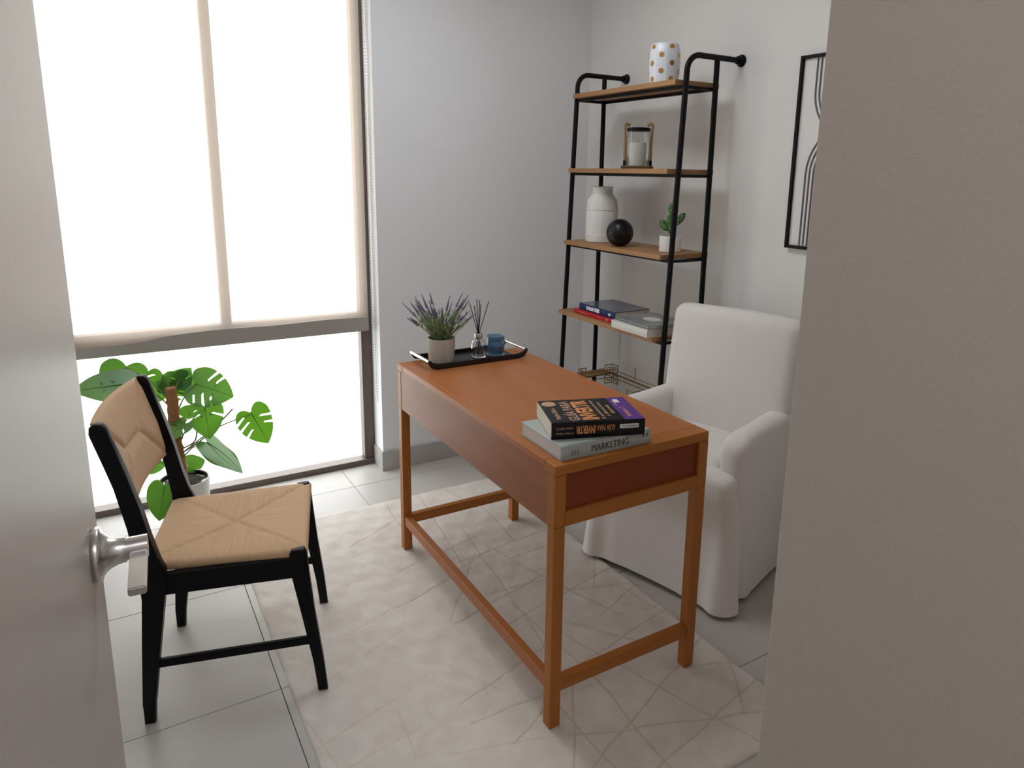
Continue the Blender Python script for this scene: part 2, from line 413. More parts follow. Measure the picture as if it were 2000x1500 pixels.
# window
win = bpy.data.objects.new('window_1', None); COL.objects.link(win); struct(win)
FY0, FY1 = 1.99, 2.045
box('frame_sill', -1.105, 0.194, FY0 - 0.012, FY1, FL, 0.020, MT['frame'], win, 0.002)
box('frame_head', -1.105, 0.194, FY0, FY1, 2.44, 2.48, MT['frame'], win, 0.002)
box('frame_stile', -1.105, -1.050, FY0, FY1, 0.020, 2.44, MT['frame'], win, 0.002)
box('frame_stile', 0.140, 0.194, FY0, FY1, 0.020, 2.44, MT['frame'], win, 0.002)
box('transom', -1.050, 0.140, FY0, FY1, 0.715, 0.785, MT['frame'], win, 0.002)
box('mullion', -0.488, -0.447, FY0, FY1, 0.785, 2.44, MT['frame'], win, 0.002)
box('glass_pane', -1.062, -0.486, 2.014, 2.020, 0.783, 2.442, MT['glass'], win, 0)
box('glass_pane', -0.449, 0.142, 2.014, 2.020, 0.783, 2.442, MT['glass'], win, 0)
box('glass_pane', -1.062, 0.142, 2.014, 2.020, 0.018, 0.717, MT['glass'], win, 0)

# roller shade
sh = thing('roller_shade', 'translucent beige roller shade drawn over the upper window', 'roller shade', (-0.455, 1.955, 0.70))
def W2S(x, z): return (x + 0.455, z - 0.70)
bm = NB()
nx, nz = 40, 24
grid = [[None] * (nz + 1) for _ in range(nx + 1)]
for i in range(nx + 1):
    for j in range(nz + 1):
        x = -1.078 + (0.168 + 1.078) * i / nx; z = 0.765 + (2.452 - 0.765) * j / nz
        lx, lz = W2S(x, z)
        grid[i][j] = bm.verts.new((lx, 0.0012 * math.sin(x * 9) * (1 - j / nz), lz))
for i in range(nx):
    for j in range(nz):
        bm.faces.new((grid[i][j], grid[i + 1][j], grid[i + 1][j + 1], grid[i][j + 1]))
fin('fabric', bm, MT['fabric'], sh)
bm = NB(); top = []; bot = []
for i in range(41):
    x = -1.078 + 1.246 * i / 40
    t = i / 40
    zt = 0.742 + 0.028 * (1 / (1 + math.exp(-(t - 0.24) * 28))) + 0.002 * math.sin(t * 17)
    lx, lz = W2S(x, zt); top.append((lx, lz)); bot.append((lx, 0.0))
prism(bm, bot + top[::-1], 'y', -0.006, 0.006, 0.002, 1)
tag(fin('hem_bar', bm, MT['hem'], sh), 'grey hem bar of the shade')
box('fabric_strip', -0.623, 0.623, -0.0006, 0.0006, 0.035, 0.066, MT['fabric'], sh, 0)
bm = NB(); tube(bm, [(-0.63, 0.0, 1.752), (0.63, 0.0, 1.752)], 0.022, 20); fin('roller_tube', bm, MT['hem'], sh)
bm = NB()
for k in range(147):
    z = -0.35 + k * 0.0142
    for dx in (0.0, 0.012):
        bmesh.ops.create_icosphere(bm, subdivisions=1, radius=0.0030, matrix=Matrix.Translation((0.632 + dx, -0.035, z)))
tag(fin('bead_chain', bm, MT['chrome'], sh), 'thin bead chain beside the shade')
bm = NB(); tube(bm, [(0.632, -0.035, -0.36), (0.632, -0.035, 1.752)], 0.0012, 6); tube(bm, [(0.644, -0.035, -0.36), (0.644, -0.035, 1.752)], 0.0012, 6)
fin('chain_cord', bm, MT['plastic'], sh)

# door leaf with lever handle, standing open into the room
A4 = math.radians(4.0)
dd = Vector((math.sin(A4), math.cos(A4), 0)); dn = Vector((math.cos(A4), -math.sin(A4), 0))
hinge = Vector((CAM.x, CAM.y, 0)) - dn * 0.0964 + dd * 0.06
door = bpy.data.objects.new('door_1', None); COL.objects.link(door); struct(door)
door.location = (hinge.x, hinge.y, FL); door.rotation_euler = (0, 0, -A4)      # local +y runs to the free edge, +x is the face we see
tag(door, 'open taupe laminate door with a brushed lever handle')
box('door_leaf', -0.040, 0.0, 0.0, 0.80, 0.008, 2.15, MT['door'], door, 0.0015)
def handle(sgn):
    hp = bpy.data.objects.new('handle', None); COL.objects.link(hp); hp.parent = door
    hp.location = (0 if sgn > 0 else -0.040, 0.742, 1.086); hp.rotation_euler = (0, 0, 0 if sgn > 0 else math.pi)
    if sgn < 0: hp.scale = (1, -1, 1)
    bm = NB()
    lathe(bm, [(0.0, 0.0), (0.0275, 0.0), (0.0285, 0.0012), (0.0285, 0.0065), (0.0275, 0.0075), (0.0235, 0.0085), (0.0195, 0.0115), (0.0165, 0.0160), (0.0145, 0.0215), (0.0136, 0.0260), (0.0136, 0.0300), (0.0, 0.0300)], 40)
    for v in bm.verts: v.co = Vector((v.co.z, v.co.y, v.co.x))
    fin('rosette', bm, MT['steel'], hp, 50)
    bm = NB(); tube(bm, [(0.0300, 0, 0), (0.0502, 0, 0)], 0.0118, 32); 
    fin('shaft', bm, MT['steel'], hp)
    bm = NB()
    prof = [(0.0335, -0.0090), (0.0500, -0.0090), (0.0500, 0.0015), (0.0335, 0.0015)]
    rings = []
    for k in range(12):
        t = k / 11; y = -0.080 * t; zc = -0.004 * t * t
        rings.append([bm.verts.new((x, y, z * (1 - 0.15 * t) + zc)) for x, z in prof])
    for a, b in zip(rings, rings[1:]):
        for k in range(4): bm.faces.new((a[k], a[(k + 1) % 4], b[(k + 1) % 4], b[k]))
    bm.faces.new(rings[0]); bm.faces.new(rings[-1][::-1])
    bmesh.ops.recalc_face_normals(bm, faces=bm.faces)
    bmesh.ops.bevel(bm, geom=[e for e in bm.edges if e.calc_face_angle(0) > 0.6], offset=0.0013, segments=2, affect='EDGES')
    fin('lever', bm, MT['steel'], hp)
handle(1); handle(-1)

# added fill lights on the ceiling: one behind the camera, one over the room
def fill_panel(label, loc, watts):
    lamp = thing('ceiling_fill_light', label, 'ceiling lamp', loc, group='added fill lights')
    bm = NB(); bx(bm, -0.32, 0.32, -0.32, -0.30, 0, 0.03); bx(bm, -0.32, 0.32, 0.30, 0.32, 0, 0.03); bx(bm, -0.32, -0.30, -0.30, 0.30, 0, 0.03); bx(bm, 0.30, 0.32, -0.30, 0.30, 0, 0.03)
    fin('panel_frame', bm, MT['plastic'], lamp, flat=True)
    box('diffuser', -0.30, 0.30, -0.30, 0.30, 0.012, 0.020, MT['fill_lens'], lamp, 0)
    ld = bpy.data.lights.new('added_fill_light', 'AREA'); ld.shape = 'SQUARE'; ld.size = 0.60; ld.energy = watts; ld.color = (0.90, 0.95, 1.0)
    lo = bpy.data.objects.new('added_fill_light', ld); COL.objects.link(lo); lo.parent = lamp; lo.location = (0, 0, 0.008)
fill_panel('added square fill light on the unseen hallway ceiling', (-0.60, -1.90, CEIL - 0.030), HALL_FILL)
fill_panel('added square fill light over the middle of the room', (0.10, 0.75, CEIL - 0.030), ROOM_FILL)

# wall socket behind the shelf
so = thing('wall_socket', 'white wall socket plate low on the wall behind the shelf', 'socket', (WX, 1.435, 0.455))
box('plate', -0.008, 0.0, -0.062, 0.062, -0.038, 0.038, MT['plastic'], so, 0.003)
for yy in (-0.025, 0.025): box('outlet', -0.0095, -0.008, yy - 0.016, yy + 0.016, -0.02, 0.02, MT['matt_white'], so, 0.001)

# ------------------------------------------------------------------ rug
SEG = [(0.24, 1.52, 0.16, 0.89), (0.37, 1.52, 0.4, 1.33), (0.44, 1.22, 0.42, 0.93), (0.27, 1.07, 0.18, 0.32), (-0.03, 0.95, 0.25, 1.02), (0.12, 0.88, 0.56, 0.94), (-0.05, 0.76, 0.22, 0.88), (0.2, 0.87, 0.0, 0.61), (0.02, 0.56, 0.38, 0.65), (0.21, 0.64, 0.37, 0.62), (0.31, 0.91, 0.38, 0.64), (0.34, 0.81, 0.52, 0.83), (0.26, 0.32, 0.35, 0.04), (0.42, 0.52, 0.47, 0.36), (0.47, 0.36, 0.65, 0.43), (0.14, 0.46, 0.6, 0.56), (0.15, 0.16, 0.64, 0.26), (0.3, 0.38, 0.45, 0.17), (0.6, 0.4, 0.64, 0.18), (0.43, 0.52, 0.59, 0.46), (0.64, 0.67, 0.53, 0.53), (0.02, -0.16, 0.63, 0.08), (0.23, 0.09, 0.2, -0.24), (0.19, -0.24, 0.65, -0.14), (0.37, -0.03, 0.46, -0.3), (0.08, -0.06, 0.55, -0.24), (0.14, 0.09, 0.02, -0.09), (0.49, 0.01, 0.63, -0.05), (0.63, -0.05, 0.54, -0.18), (0.2, 0.52, 0.23, 0.08), (0.07, 0.04, 0.08, -0.18), (-0.12, 0.22, 0.17, 0.3), (-0.12, 0.74, 0.06, 0.79), (-0.53, 0.26, -0.31, 0.32), (-0.33, 0.23, -0.34, 0.15), (-0.5, 0.15, -0.34, 0.18), (-0.55, 0.33, -0.52, 0.16), (-0.12, 0.35, -0.06, 0.24), (-0.06, 0.03, 0.02, 0.07), (-0.22, 0.05, 0.02, -0.03), (-0.12, 0.13, 0.04, 0.12), (-0.55, 0.43, -0.49, 0.44), (-0.14, 1.22, 0.08, 1.34), (0.07, 1.46, 0.05, 1.16), (-0.46, 0.49, -0.24, 0.58), (-0.33, 0.68, 0.12, 0.81)]
def build_rug():
    import numpy as np
    x0, x1, y0, y1 = -0.562, 0.648, -0.333, 1.523
    nx, ny = 300, 460
    xs = np.linspace(x0, x1, nx); ys = np.linspace(y0, y1, ny)
    Xg, Yg = np.meshgrid(xs, ys, indexing='ij')
    rng = np.random.default_rng(3)
    pat = np.zeros_like(Xg)
    for k, (ax, ay, bx_, by) in enumerate(SEG):
        d = np.array([bx_ - ax, by - ay]); L = np.hypot(*d); d /= L
        ext = 0.05
        s = (Xg - ax) * d[0] + (Yg - ay) * d[1]; t = (Xg - ax) * -d[1] + (Yg - ay) * d[0]
        t = t + 0.0025 * np.sin(s * 23 + k)
        over = np.maximum(0, np.maximum(-ext - s, s - L - ext))
        dist = np.hypot(t, over)
        # carved lines on the left side of the rug are fainter
        vis = 0.85 if (ax + bx_) / 2 > -0.08 else 0.40
        pat = np.maximum(pat, vis * np.clip(1.45 - dist / 0.0025, 0, 1))
    lump = sum(0.0009 * np.sin(Xg * a + Yg * b + c) for a, b, c in ((37, 21, 0), (-29, 44, 1), (61, -33, 2), (13, 71, 3), (90, 52, .4)))
    Zg = -0.0008 + lump * 0.6 + rng.normal(0, 0.0004, Xg.shape) - 0.0013 * pat
    edge = np.minimum(np.minimum(Xg - x0, x1 - Xg), np.minimum(Yg - y0, y1 - Yg))
    Zg = Zg - 0.008 * np.exp(-edge / 0.005)
    Xg = Xg + 0.0007 * np.sin(Yg * 31) * np.exp(-np.minimum(Xg - x0, x1 - Xg) / 0.02)
    Yg = Yg + 0.0007 * np.sin(Xg * 27) * np.exp(-np.minimum(Yg - y0, y1 - Yg) / 0.02)
    V = np.stack([Xg, Yg, Zg], -1).reshape(-1, 3)
    idx = np.arange(nx * ny).reshape(nx, ny)
    Fq = np.stack([idx[:-1, :-1], idx[1:, :-1], idx[1:, 1:], idx[:-1, 1:]], -1).reshape(-1, 4)
    # border skirt down to the tiles
    loop = np.concatenate([idx[:, 0], idx[-1, 1:], idx[-2::-1, -1], idx[0, -2:0:-1]])
    sk = V[loop].copy(); sk[:, 2] = FL
    base = len(V); V = np.concatenate([V, sk]); n = len(loop)
    k = np.arange(n); Fs = np.stack([loop, base + k, base + (k + 1) % n, loop[(k + 1) % n]], -1)
    Fq = np.concatenate([Fq, Fs])
    me = bpy.data.meshes.new('rug')
    me.from_pydata(V.tolist(), [], Fq.tolist())
    at = me.attributes.new('pattern', 'FLOAT', 'POINT')
    at.data.foreach_set('value', np.concatenate([pat.ravel(), np.zeros(n)]).astype('f'))
    me.polygons.foreach_set('use_smooth', np.ones(len(me.polygons), dtype=bool))
    me.update()
    return tag(link('area_rug', me, MT['rug']), 'cream wool rug with thin tan criss-cross lines under the desk', 'rug')
build_rug()

# ------------------------------------------------------------------ desk
DW, DL, LT, DH, CA = 0.522, 1.106, 0.034, 0.760, 0.590
desk = thing('writing_desk', 'cherry wood writing desk with deep drawer case on the cream rug', 'desk', (0, 0, 0))
for ix in (0, 1):
    for iy in (0, 1):
        x0 = ix * (DW - LT); y0 = iy * (DL - LT)
        box('leg', x0, x0 + LT, y0, y0 + LT, 0, CA - 0.0005, MT['wood_z'], desk, 0.0025)
SZ0, SZ1 = 0.105, 0.142
box('stretcher', LT, DW - LT, 0.004, LT - 0.004, SZ0, SZ1, MT['wood_x'], desk, 0.002)
box('stretcher', LT, DW - LT, DL - LT + 0.004, DL - 0.004, SZ0, SZ1, MT['wood_x'], desk, 0.002)
box('stretcher', 0.004, LT - 0.004, LT, DL - LT, SZ0, SZ1, MT['wood'], desk, 0.002)
# case posts, rails and panels
for ix in (0, 1):
    for iy in (0, 1):
        x0 = ix * (DW - LT); y0 = iy * (DL - LT)
        box('corner_post', x0, x0 + LT, y0, y0 + LT, CA + 0.0005, DH - 0.0284, MT['wood_z'], desk, 0.002)
for y0 in (0.0, DL - LT):
    box('end_rail', LT, DW - LT, y0, y0 + LT, CA, CA + 0.040, MT['wood_x'], desk, 0.0015)
for y0, y1 in ((0.010, 0.024), (DL - 0.024, DL - 0.010)):
    tag(box('end_panel', LT - 0.004, DW - LT + 0.004, y0, y1, CA + 0.038, DH - 0.020, MT['wood_red'], desk, 0), 'recessed red-brown veneer panel')
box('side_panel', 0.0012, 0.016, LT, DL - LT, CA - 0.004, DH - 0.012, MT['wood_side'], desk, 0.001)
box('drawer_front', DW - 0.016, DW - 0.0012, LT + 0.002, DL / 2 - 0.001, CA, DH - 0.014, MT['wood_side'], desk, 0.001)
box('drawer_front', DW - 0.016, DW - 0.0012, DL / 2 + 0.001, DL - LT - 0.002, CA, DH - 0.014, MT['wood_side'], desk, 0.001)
box('case_bottom', LT / 2, DW - LT / 2, LT / 2, DL - LT / 2, CA + 0.004, CA + 0.014, MT['wood_red'], desk, 0)
for y0, y1 in ((0.0, 0.052), (DL - 0.052, DL)):
    box('top_cleat', 0.0, DW, y0, y1, DH - 0.028, DH, MT['wood_x'], desk, 0.003, 3)
for x0, x1 in ((0.0, 0.020), (DW - 0.020, DW)):
    box('top_edge', x0, x1, 0.0525, DL - 0.0525, DH - 0.018, DH, MT['wood'], desk, 0.0015)
box('top_panel', 0.0203, DW - 0.0203, 0.0525, DL - 0.0525, DH - 0.018, DH - 0.0003, MT['wood'], desk, 0.0004, 1)

# ------------------------------------------------------------------ black chair with woven cord seat
TH = math.radians(-15.2)
chair = thing('dining_chair', 'black wooden chair with woven paper cord seat and backrest', 'chair', (-0.916, 0.584, 0.0), TH)
CV = 0.435                                    # distance between near and far frames
def zf(inside_rug): return 0.0015 if inside_rug else FL
for v0, far in ((0.0, 0), (CV, 1)):
    v = v0
    t0, t1 = (-0.014, 0.014)
    bm = NB()
    f = [(-0.014, FL), (-0.013, 0.05), (0.000, 0.22), (0.012, 0.36), (0.010, 0.46), (-0.004, 0.57), (-0.024, 0.68), (-0.066, 0.825), (-0.064, 0.842), (-0.052, 0.851), (-0.036, 0.849), (-0.027, 0.838), (0.008, 0.71), (0.030, 0.62), (0.046, 0.535), (0.060, 0.475), (0.074, 0.440), (0.074, 0.415), (0.066, 0.36), (0.044, 0.22), (0.018, 0.05), (0.013, FL)]
    prism(bm, f, 'y', v + t0, v + t1, 0.006, 3); fin('rear_leg', bm, MT['black'], chair, 40)
    bm = NB()
    g = [(0.437, 0.0012), (0.428, 0.10), (0.404, 0.25), (0.384, 0.37), (0.380, 0.440), (0.386, 0.449), (0.418, 0.451), (0.426, 0.442), (0.430, 0.37), (0.440, 0.25), (0.456, 0.10), (0.464, 0.0012)]
    prism(bm, g, 'y', v + t0 + 0.001, v + t1 - 0.001, 0.005, 3); fin('front_leg', bm, MT['black'], chair, 40)
    box('side_rail', 0.050, 0.392, v - 0.010, v + 0.010, 0.366, 0.428, MT['black'], chair, 0.004)
    box('stretcher', 0.022, 0.425, v - 0.007, v + 0.007, 0.152, 0.176, MT['black'], chair, 0.003)
box('front_rail', 0.392, 0.418, 0.012, CV - 0.012, 0.375, 0.432, MT['black'], chair, 0.004)
box('rear_rail', 0.028, 0.050, 0.012, CV - 0.012, 0.372, 0.430, MT['black'], chair, 0.004)

def woven(name, Pf, nu, nv, Lu, Lv, ridge, depth, label, thick, sw=0.004):
    """envelope weave over a Lu x Lv rectangle: Pf(u, v, h) -> position; cords cross each edge at right angles"""
    bm = NB(); uvl = bm.loops.layers.uv.new('cord')
    def region(u, v):
        # distance of the seam lines of an envelope: ends are 45-degree triangles when ridge > 0, plain diagonals otherwise
        if ridge:
            e = min(Lu, Lv) / 2
            du, dv = min(u, Lu - u), min(v, Lv - v)
            if Lu > Lv: return ('U' if du < dv else 'V'), abs(du - dv) if du < e * 1.02 else abs(v - Lv / 2)
            return ('V' if dv < du else 'U'), abs(du - dv) if dv < e * 1.02 else abs(u - Lu / 2)
        a, b = u / Lu - 0.5, v / Lv - 0.5
        return ('U' if abs(a) > abs(b) else 'V'), abs(abs(a) - abs(b)) * min(Lu, Lv) * 0.7
    G = []
    for i in range(nu + 1):
        row = []
        for j in range(nv + 1):
            u, v = Lu * i / nu, Lv * j / nv
            k, s = region(u, v)
            edge = min(u, Lu - u, v, Lv - v)
            h = -depth * math.exp(-(s / sw) ** 1.3) + 0.008 * (1 - math.exp(-edge / 0.02)) + random.uniform(-0.0003, 0.0003)
            row.append((bm.verts.new(Pf(u, v, h)), u, v, k))
        G.append(row)
    for i in range(nu):
        for j in range(nv):
            q = (G[i][j], G[i + 1][j], G[i + 1][j + 1], G[i][j + 1])
            uc, vc = Lu * (i + .5) / nu, Lv * (j + .5) / nv; k, _ = region(uc, vc)
            fc = bm.faces.new([a[0] for a in q])
            for lp, a in zip(fc.loops, q): lp[uvl].uv = (a[2], a[1]) if k == 'U' else (a[1], a[2])
    # rolled edge and underside
    per = [G[i][0] for i in range(nu + 1)] + [G[nu][j] for j in range(1, nv + 1)] + [G[i][nv] for i in range(nu - 1, -1, -1)] + [G[0][j] for j in range(nv - 1, 0, -1)]
    rings = [[p[0] for p in per]]
    for hh, ins in ((-0.25, -0.004), (-0.6, -0.005), (-0.9, -0.002), (-1.0, 0.01)):
        ring = []
        for p in per:
            u, v = p[1], p[2]
            uu = ins if u < 1e-6 else Lu - ins if u > Lu - 1e-6 else u
            vv = ins if v < 1e-6 else Lv - ins if v > Lv - 1e-6 else v
            ring.append(bm.verts.new(Pf(uu, vv, hh * thick)))
        rings.append(ring)
    n = len(per)
    for A, B in zip(rings, rings[1:]):
        for k in range(n):
            k2 = (k + 1) % n; fc = bm.faces.new((A[k], A[k2], B[k2], B[k]))
            pa, pb = per[k], per[k2]; along_u = abs(pa[2] - pb[2]) < 1e-6
            for lp, c in zip(fc.loops, (pa, pb, pb, pa)): lp[uvl].uv = (c[1], 0) if along_u else (c[2], 0)
    fc = bm.faces.new(rings[-1][::-1])
    o = fin(name, bm, MT['cord'], chair, 60)
    if label: o['label'] = label
    return o
def seat_pos(u, v, h):
    t = u / 0.408
    ww = 0.375 + 0.050 * t                       # a little wider in front
    y = CV / 2 + (v / 0.42 - 0.5) * (ww + 0.016)
    sag = -0.010 * (1 - (2 * t - 1) ** 2) * (1 - (2 * v / 0.42 - 1) ** 2)
    return Vector((0.016 + u, y, 0.4475 + h + sag))
woven('seat', seat_pos, 68, 70, 0.408, 0.42, False, 0.006, 'honey-coloured woven cord seat', 0.026)
def back_pos(u, v, h):
    # u runs up the backrest, v across; the panel bows backward between the posts
    tv = v / 0.400; z0 = 0.598 + 0.003 * math.sin(math.pi * tv) ; zz = z0 + u * 0.97
    bow = -0.017 * math.sin(math.pi * tv) ** 0.9 if 0 < tv < 1 else 0.0
    lean = -0.002 - 0.185 * (zz - 0.60) - 0.10 * max(0, zz - 0.70)
    return Vector((0.012 + lean + bow + h, 0.0175 + v, zz))
woven('backrest', back_pos, 60, 90, 0.252, 0.400, True, 0.011, 'bowed woven cord backrest', 0.020, 0.012)

# ------------------------------------------------------------------ slipcovered armchair
A16 = math.radians(16.0)
Fv = Vector((-math.cos(A16), -math.sin(A16), 0)); Sv = Vector((-math.sin(A16), math.cos(A16), 0))
ao = Vector((0.785, 0.158, 0)) + Sv * 0.272 - Fv * 0.25
arm = thing('armchair', 'ivory linen slipcovered armchair with skirt behind the desk', 'armchair', (ao.x, ao.y, FL), math.atan2(Fv.y, Fv.x))
def taper(x, y=1): return 1 - (0.01 if y > 0 else 0.20) * min(1.0, max(0.0, (0.25 - x) / 0.5))
def crease(p, amp=0.003, sc=7.0):
    return p + mnoise.noise_vector(p * sc) * amp
def back_def(p):
    t = p.z - 0.5; k = 1 - min(1, abs(p.y - 0.024) / 0.266) ** 2
    x = p.x - 0.15 * t + (0.012 * k if p.x > -0.17 else -0.010 * k)
    return crease(Vector((x, p.y * (1.0 + 0.03 * max(0, t)), p.z + 0.016 * k * max(0, t))), 0.0025, 6)
bm = NB(); rbox(bm, (-0.212, -0.242, 0.10), (-0.122, 0.290, 0.968), 0.042, (4, 16, 22), back_def); fin('backrest', bm, MT['linen'], arm, 80)
for s_ in (-1, 1):
    def arm_def(p, s_=s_):
        t = (p.x + 0.27) / 0.49                     # 0 back .. 1 front
        top = 0.640 - 0.008 * t - 0.030 * max(0, (t - 0.80) / 0.20) ** 2
        k = max(0.0, (p.z - 0.40) / 0.22)
        z = p.z + (top - 0.62) * k if p.z > 0.40 else p.z
        y = p.y * taper(p.x, p.y)
        return crease(Vector((p.x, y, z)), 0.002, 8)
    bm = NB(); y0, y1 = (0.213, 0.300) if s_ > 0 else (-0.300, -0.213)
    rbox(bm, (-0.30 if s_ > 0 else -0.19, y0, 0.20), (0.218, y1, 0.62), 0.036, (18, 3, 14), arm_def); fin('armrest', bm, MT['linen'], arm, 80)
def cush_def(p):
    puff = 0.012 * (1 - min(1, abs(p.y) / 0.29) ** 2)
    return crease(p + Vector((0, 0, puff if p.z > 0.46 else 0)), 0.003, 9)
bm = NB()
rbox(bm, (-0.15, -0.203, 0.415), (0.270, 0.203, 0.508), 0.036, (14, 12, 3), cush_def)
rbox(bm, (0.180, -0.290, 0.400), (0.292, 0.290, 0.505), 0.032, (4, 18, 3), cush_def)
fin('seat_cushion', bm, MT['linen'], arm, 80)
# skirt: one closed cloth loop from under the cushion to the hem, with a soft pleat at the front corners
def skirt():
    bm = NB(); N = 260; rings = []
    x0, x1, y0, y1, rc = -0.230, 0.250, -0.296, 0.296, 0.035
    per = [(x1, y0 + rc), (x1, y1 - rc), (x1 - rc, y1), (x0 + rc, y1), (x0, y1 - rc), (x0, y0 + rc), (x0 + rc, y0), (x1 - rc, y0)]
    cen = [(x1 - rc, y1 - rc), (x0 + rc, y1 - rc), (x0 + rc, y0 + rc), (x1 - rc, y0 + rc)]
    segs = []
    for i in range(8):
        a, b = Vector(per[i]), Vector(per[(i + 1) % 8]); segs.append((a, b, (b - a).length if i % 2 == 0 else rc * math.pi / 2))
    tot = sum(q[2] for q in segs)
    def outline(s):
        d = s * tot
        for i, (a, b, L) in enumerate(segs):
            if d <= L or i == 7:
                t = min(1, d / L)
                if i % 2 == 0: return a.lerp(b, t), (b - a).normalized()
                c = Vector(cen[i // 2]); a0 = math.atan2(a.y - c.y, a.x - c.x) + t * math.pi / 2
                return c + Vector((math.cos(a0), math.sin(a0))) * rc, Vector((-math.sin(a0), math.cos(a0)))
            d -= L
    levels = [(0.430, -0.06), (0.432, -0.02), (0.428, -0.006), (0.415, 0.0), (0.39, 0), (0.35, 0), (0.30, 0), (0.25, 0), (0.20, 0), (0.15, 0), (0.10, 0), (0.06, 0), (0.033, 0), (0.020, 0)]
    for z, inset in levels:
        k = max(0, 1 - (z - 0.02) / 0.40); ring = []
        for i in range(N):
            p, t = outline(i / N); nrm = Vector((t.y, -t.x))
            cn = min((p - Vector((x1, y1))).length, (p - Vector((x1, y0))).length)
            fl = 0.010 * k + 0.026 * k ** 1.5 * math.exp(-(cn / 0.075) ** 2)
            fold = 0.0025 * k * math.sin(p.x * 13 + p.y * 17 + 1) + 0.005 * k ** 1.2 * math.exp(-(cn / 0.14) ** 2) * math.sin(cn * 55)
            if abs(p.y) > 0.27: fold -= 0.030 * k ** 1.2 * math.exp(-((p.x - 0.148) / 0.020) ** 2)
            q = p + nrm * (fl + fold + inset)
            ring.append(bm.verts.new((q.x, q.y * taper(q.x, q.y), z + (0.004 * math.sin(p.x * 11 + p.y * 9) if z < 0.03 else 0))))
        rings.append(ring)
    inner = [bm.verts.new((v.co.x * 0.985, v.co.y * 0.985, v.co.z + 0.002)) for v in rings[-1]]
    inner2 = [bm.verts.new((v.co.x * 0.93, v.co.y * 0.93, 0.12)) for v in rings[-1]]
    rings += [inner, inner2]
    for A, B in zip(rings, rings[1:]):
        for i in range(N): bm.faces.new((A[i], A[(i + 1) % N], B[(i + 1) % N], B[i]))
    fin('skirt', bm, MT['linen'], arm, 80)
skirt()
box('seat_deck', -0.20, 0.20, -0.24, 0.24, 0.30, 0.425, MT['linen'], arm, 0.01)
for sx in (-0.18, 0.20):
    for sy_ in (-0.22, 0.22):
        bm = NB(); tube(bm, [(sx, sy_, 0.0), (sx, sy_, 0.31)], [0.016, 0.022], 12); fin('foot', bm, MT['black'], arm)

# ------------------------------------------------------------------ ladder shelf
shelf = thing('ladder_shelf', 'black tube ladder shelf with five oak boards against the wall', 'shelf', (1.15, 1.175, FL))
SB = [(1.838, 1.054), (1.496, 1.038), (1.152, 1.024), (0.808, 1.003), (0.465, 0.987)]   # top z, front x of each board
def lp(x, y, z): return (x - 1.15, y - 1.175, z - FL)
def fx(z): return 1.0225 + 0.0375 * z                                                 # front upright leans back as it rises
BX = 1.25; YN, YF = 0.800, 1.548
for yy in (YN, YF):
    bm = NB(); zt = 1.932; rb = 0.062
    pts = [lp(fx(0), yy, FL), lp(fx(zt - rb), yy, zt - rb)]
    xs = fx(zt - rb)
    for k in range(1, 9):
        a = math.pi / 2 * k / 8; pts.append(lp(xs + rb * (1 - math.cos(a)), yy, zt - rb + rb * math.sin(a)))
    pts.append(lp(WX - 0.012, yy, zt))
    tube(bm, pts, 0.0115, 16); fin('front_upright', bm, MT['iron'], shelf)
    bm = NB(); tube(bm, [lp(BX, yy, FL), lp(BX, yy, zt)], 0.0112, 16); fin('back_upright', bm, MT['iron'], shelf)
    bm = NB(); lathe(bm, [(0.0, 0.0), (0.024, 0.0), (0.024, 0.006), (0.018, 0.012), (0.016, 0.026), (0.0, 0.026)], 24)
    for v in bm.verts: v.co = Vector((-v.co.z, v.co.y, v.co.x)) + Vector(lp(WX, yy, zt))
    fin('wall_flange', bm, MT['iron'], shelf)
for z, xf in SB:
    x0 = lp(xf, 0, 0)[0]; x1 = lp(1.292, 0, 0)[0]
    box('shelf_board', x0, x1, 0.822 - 1.175, 1.528 - 1.175, z - 0.020 - FL, z - FL, MT['oak'], shelf, 0.0015)
    for xx in (fx(z) + 0.004, BX):
        bm = NB(); bx(bm, lp(xx - 0.008, 0, 0)[0], lp(xx + 0.008, 0, 0)[0], YN - 1.175, YF - 1.175, z - 0.033 - FL, z - 0.0205 - FL, 0.001, 1); fin('support_bar', bm, MT['iron'], shelf)
    for yy in (YN, YF):
        yo = 0.011 if yy == YN else -0.011
        bm = NB(); bx(bm, lp(fx(z), 0, 0)[0], lp(BX, 0, 0)[0], yy + yo - 1.175 - 0.006, yy + yo - 1.175 + 0.006, z - 0.033 - FL, z - 0.0205 - FL, 0.001, 1); fin('side_bar', bm, MT['iron'], shelf)

# ---- things on the shelf
S1, S2, S3, S4, S5 = [s[0] for s in SB]
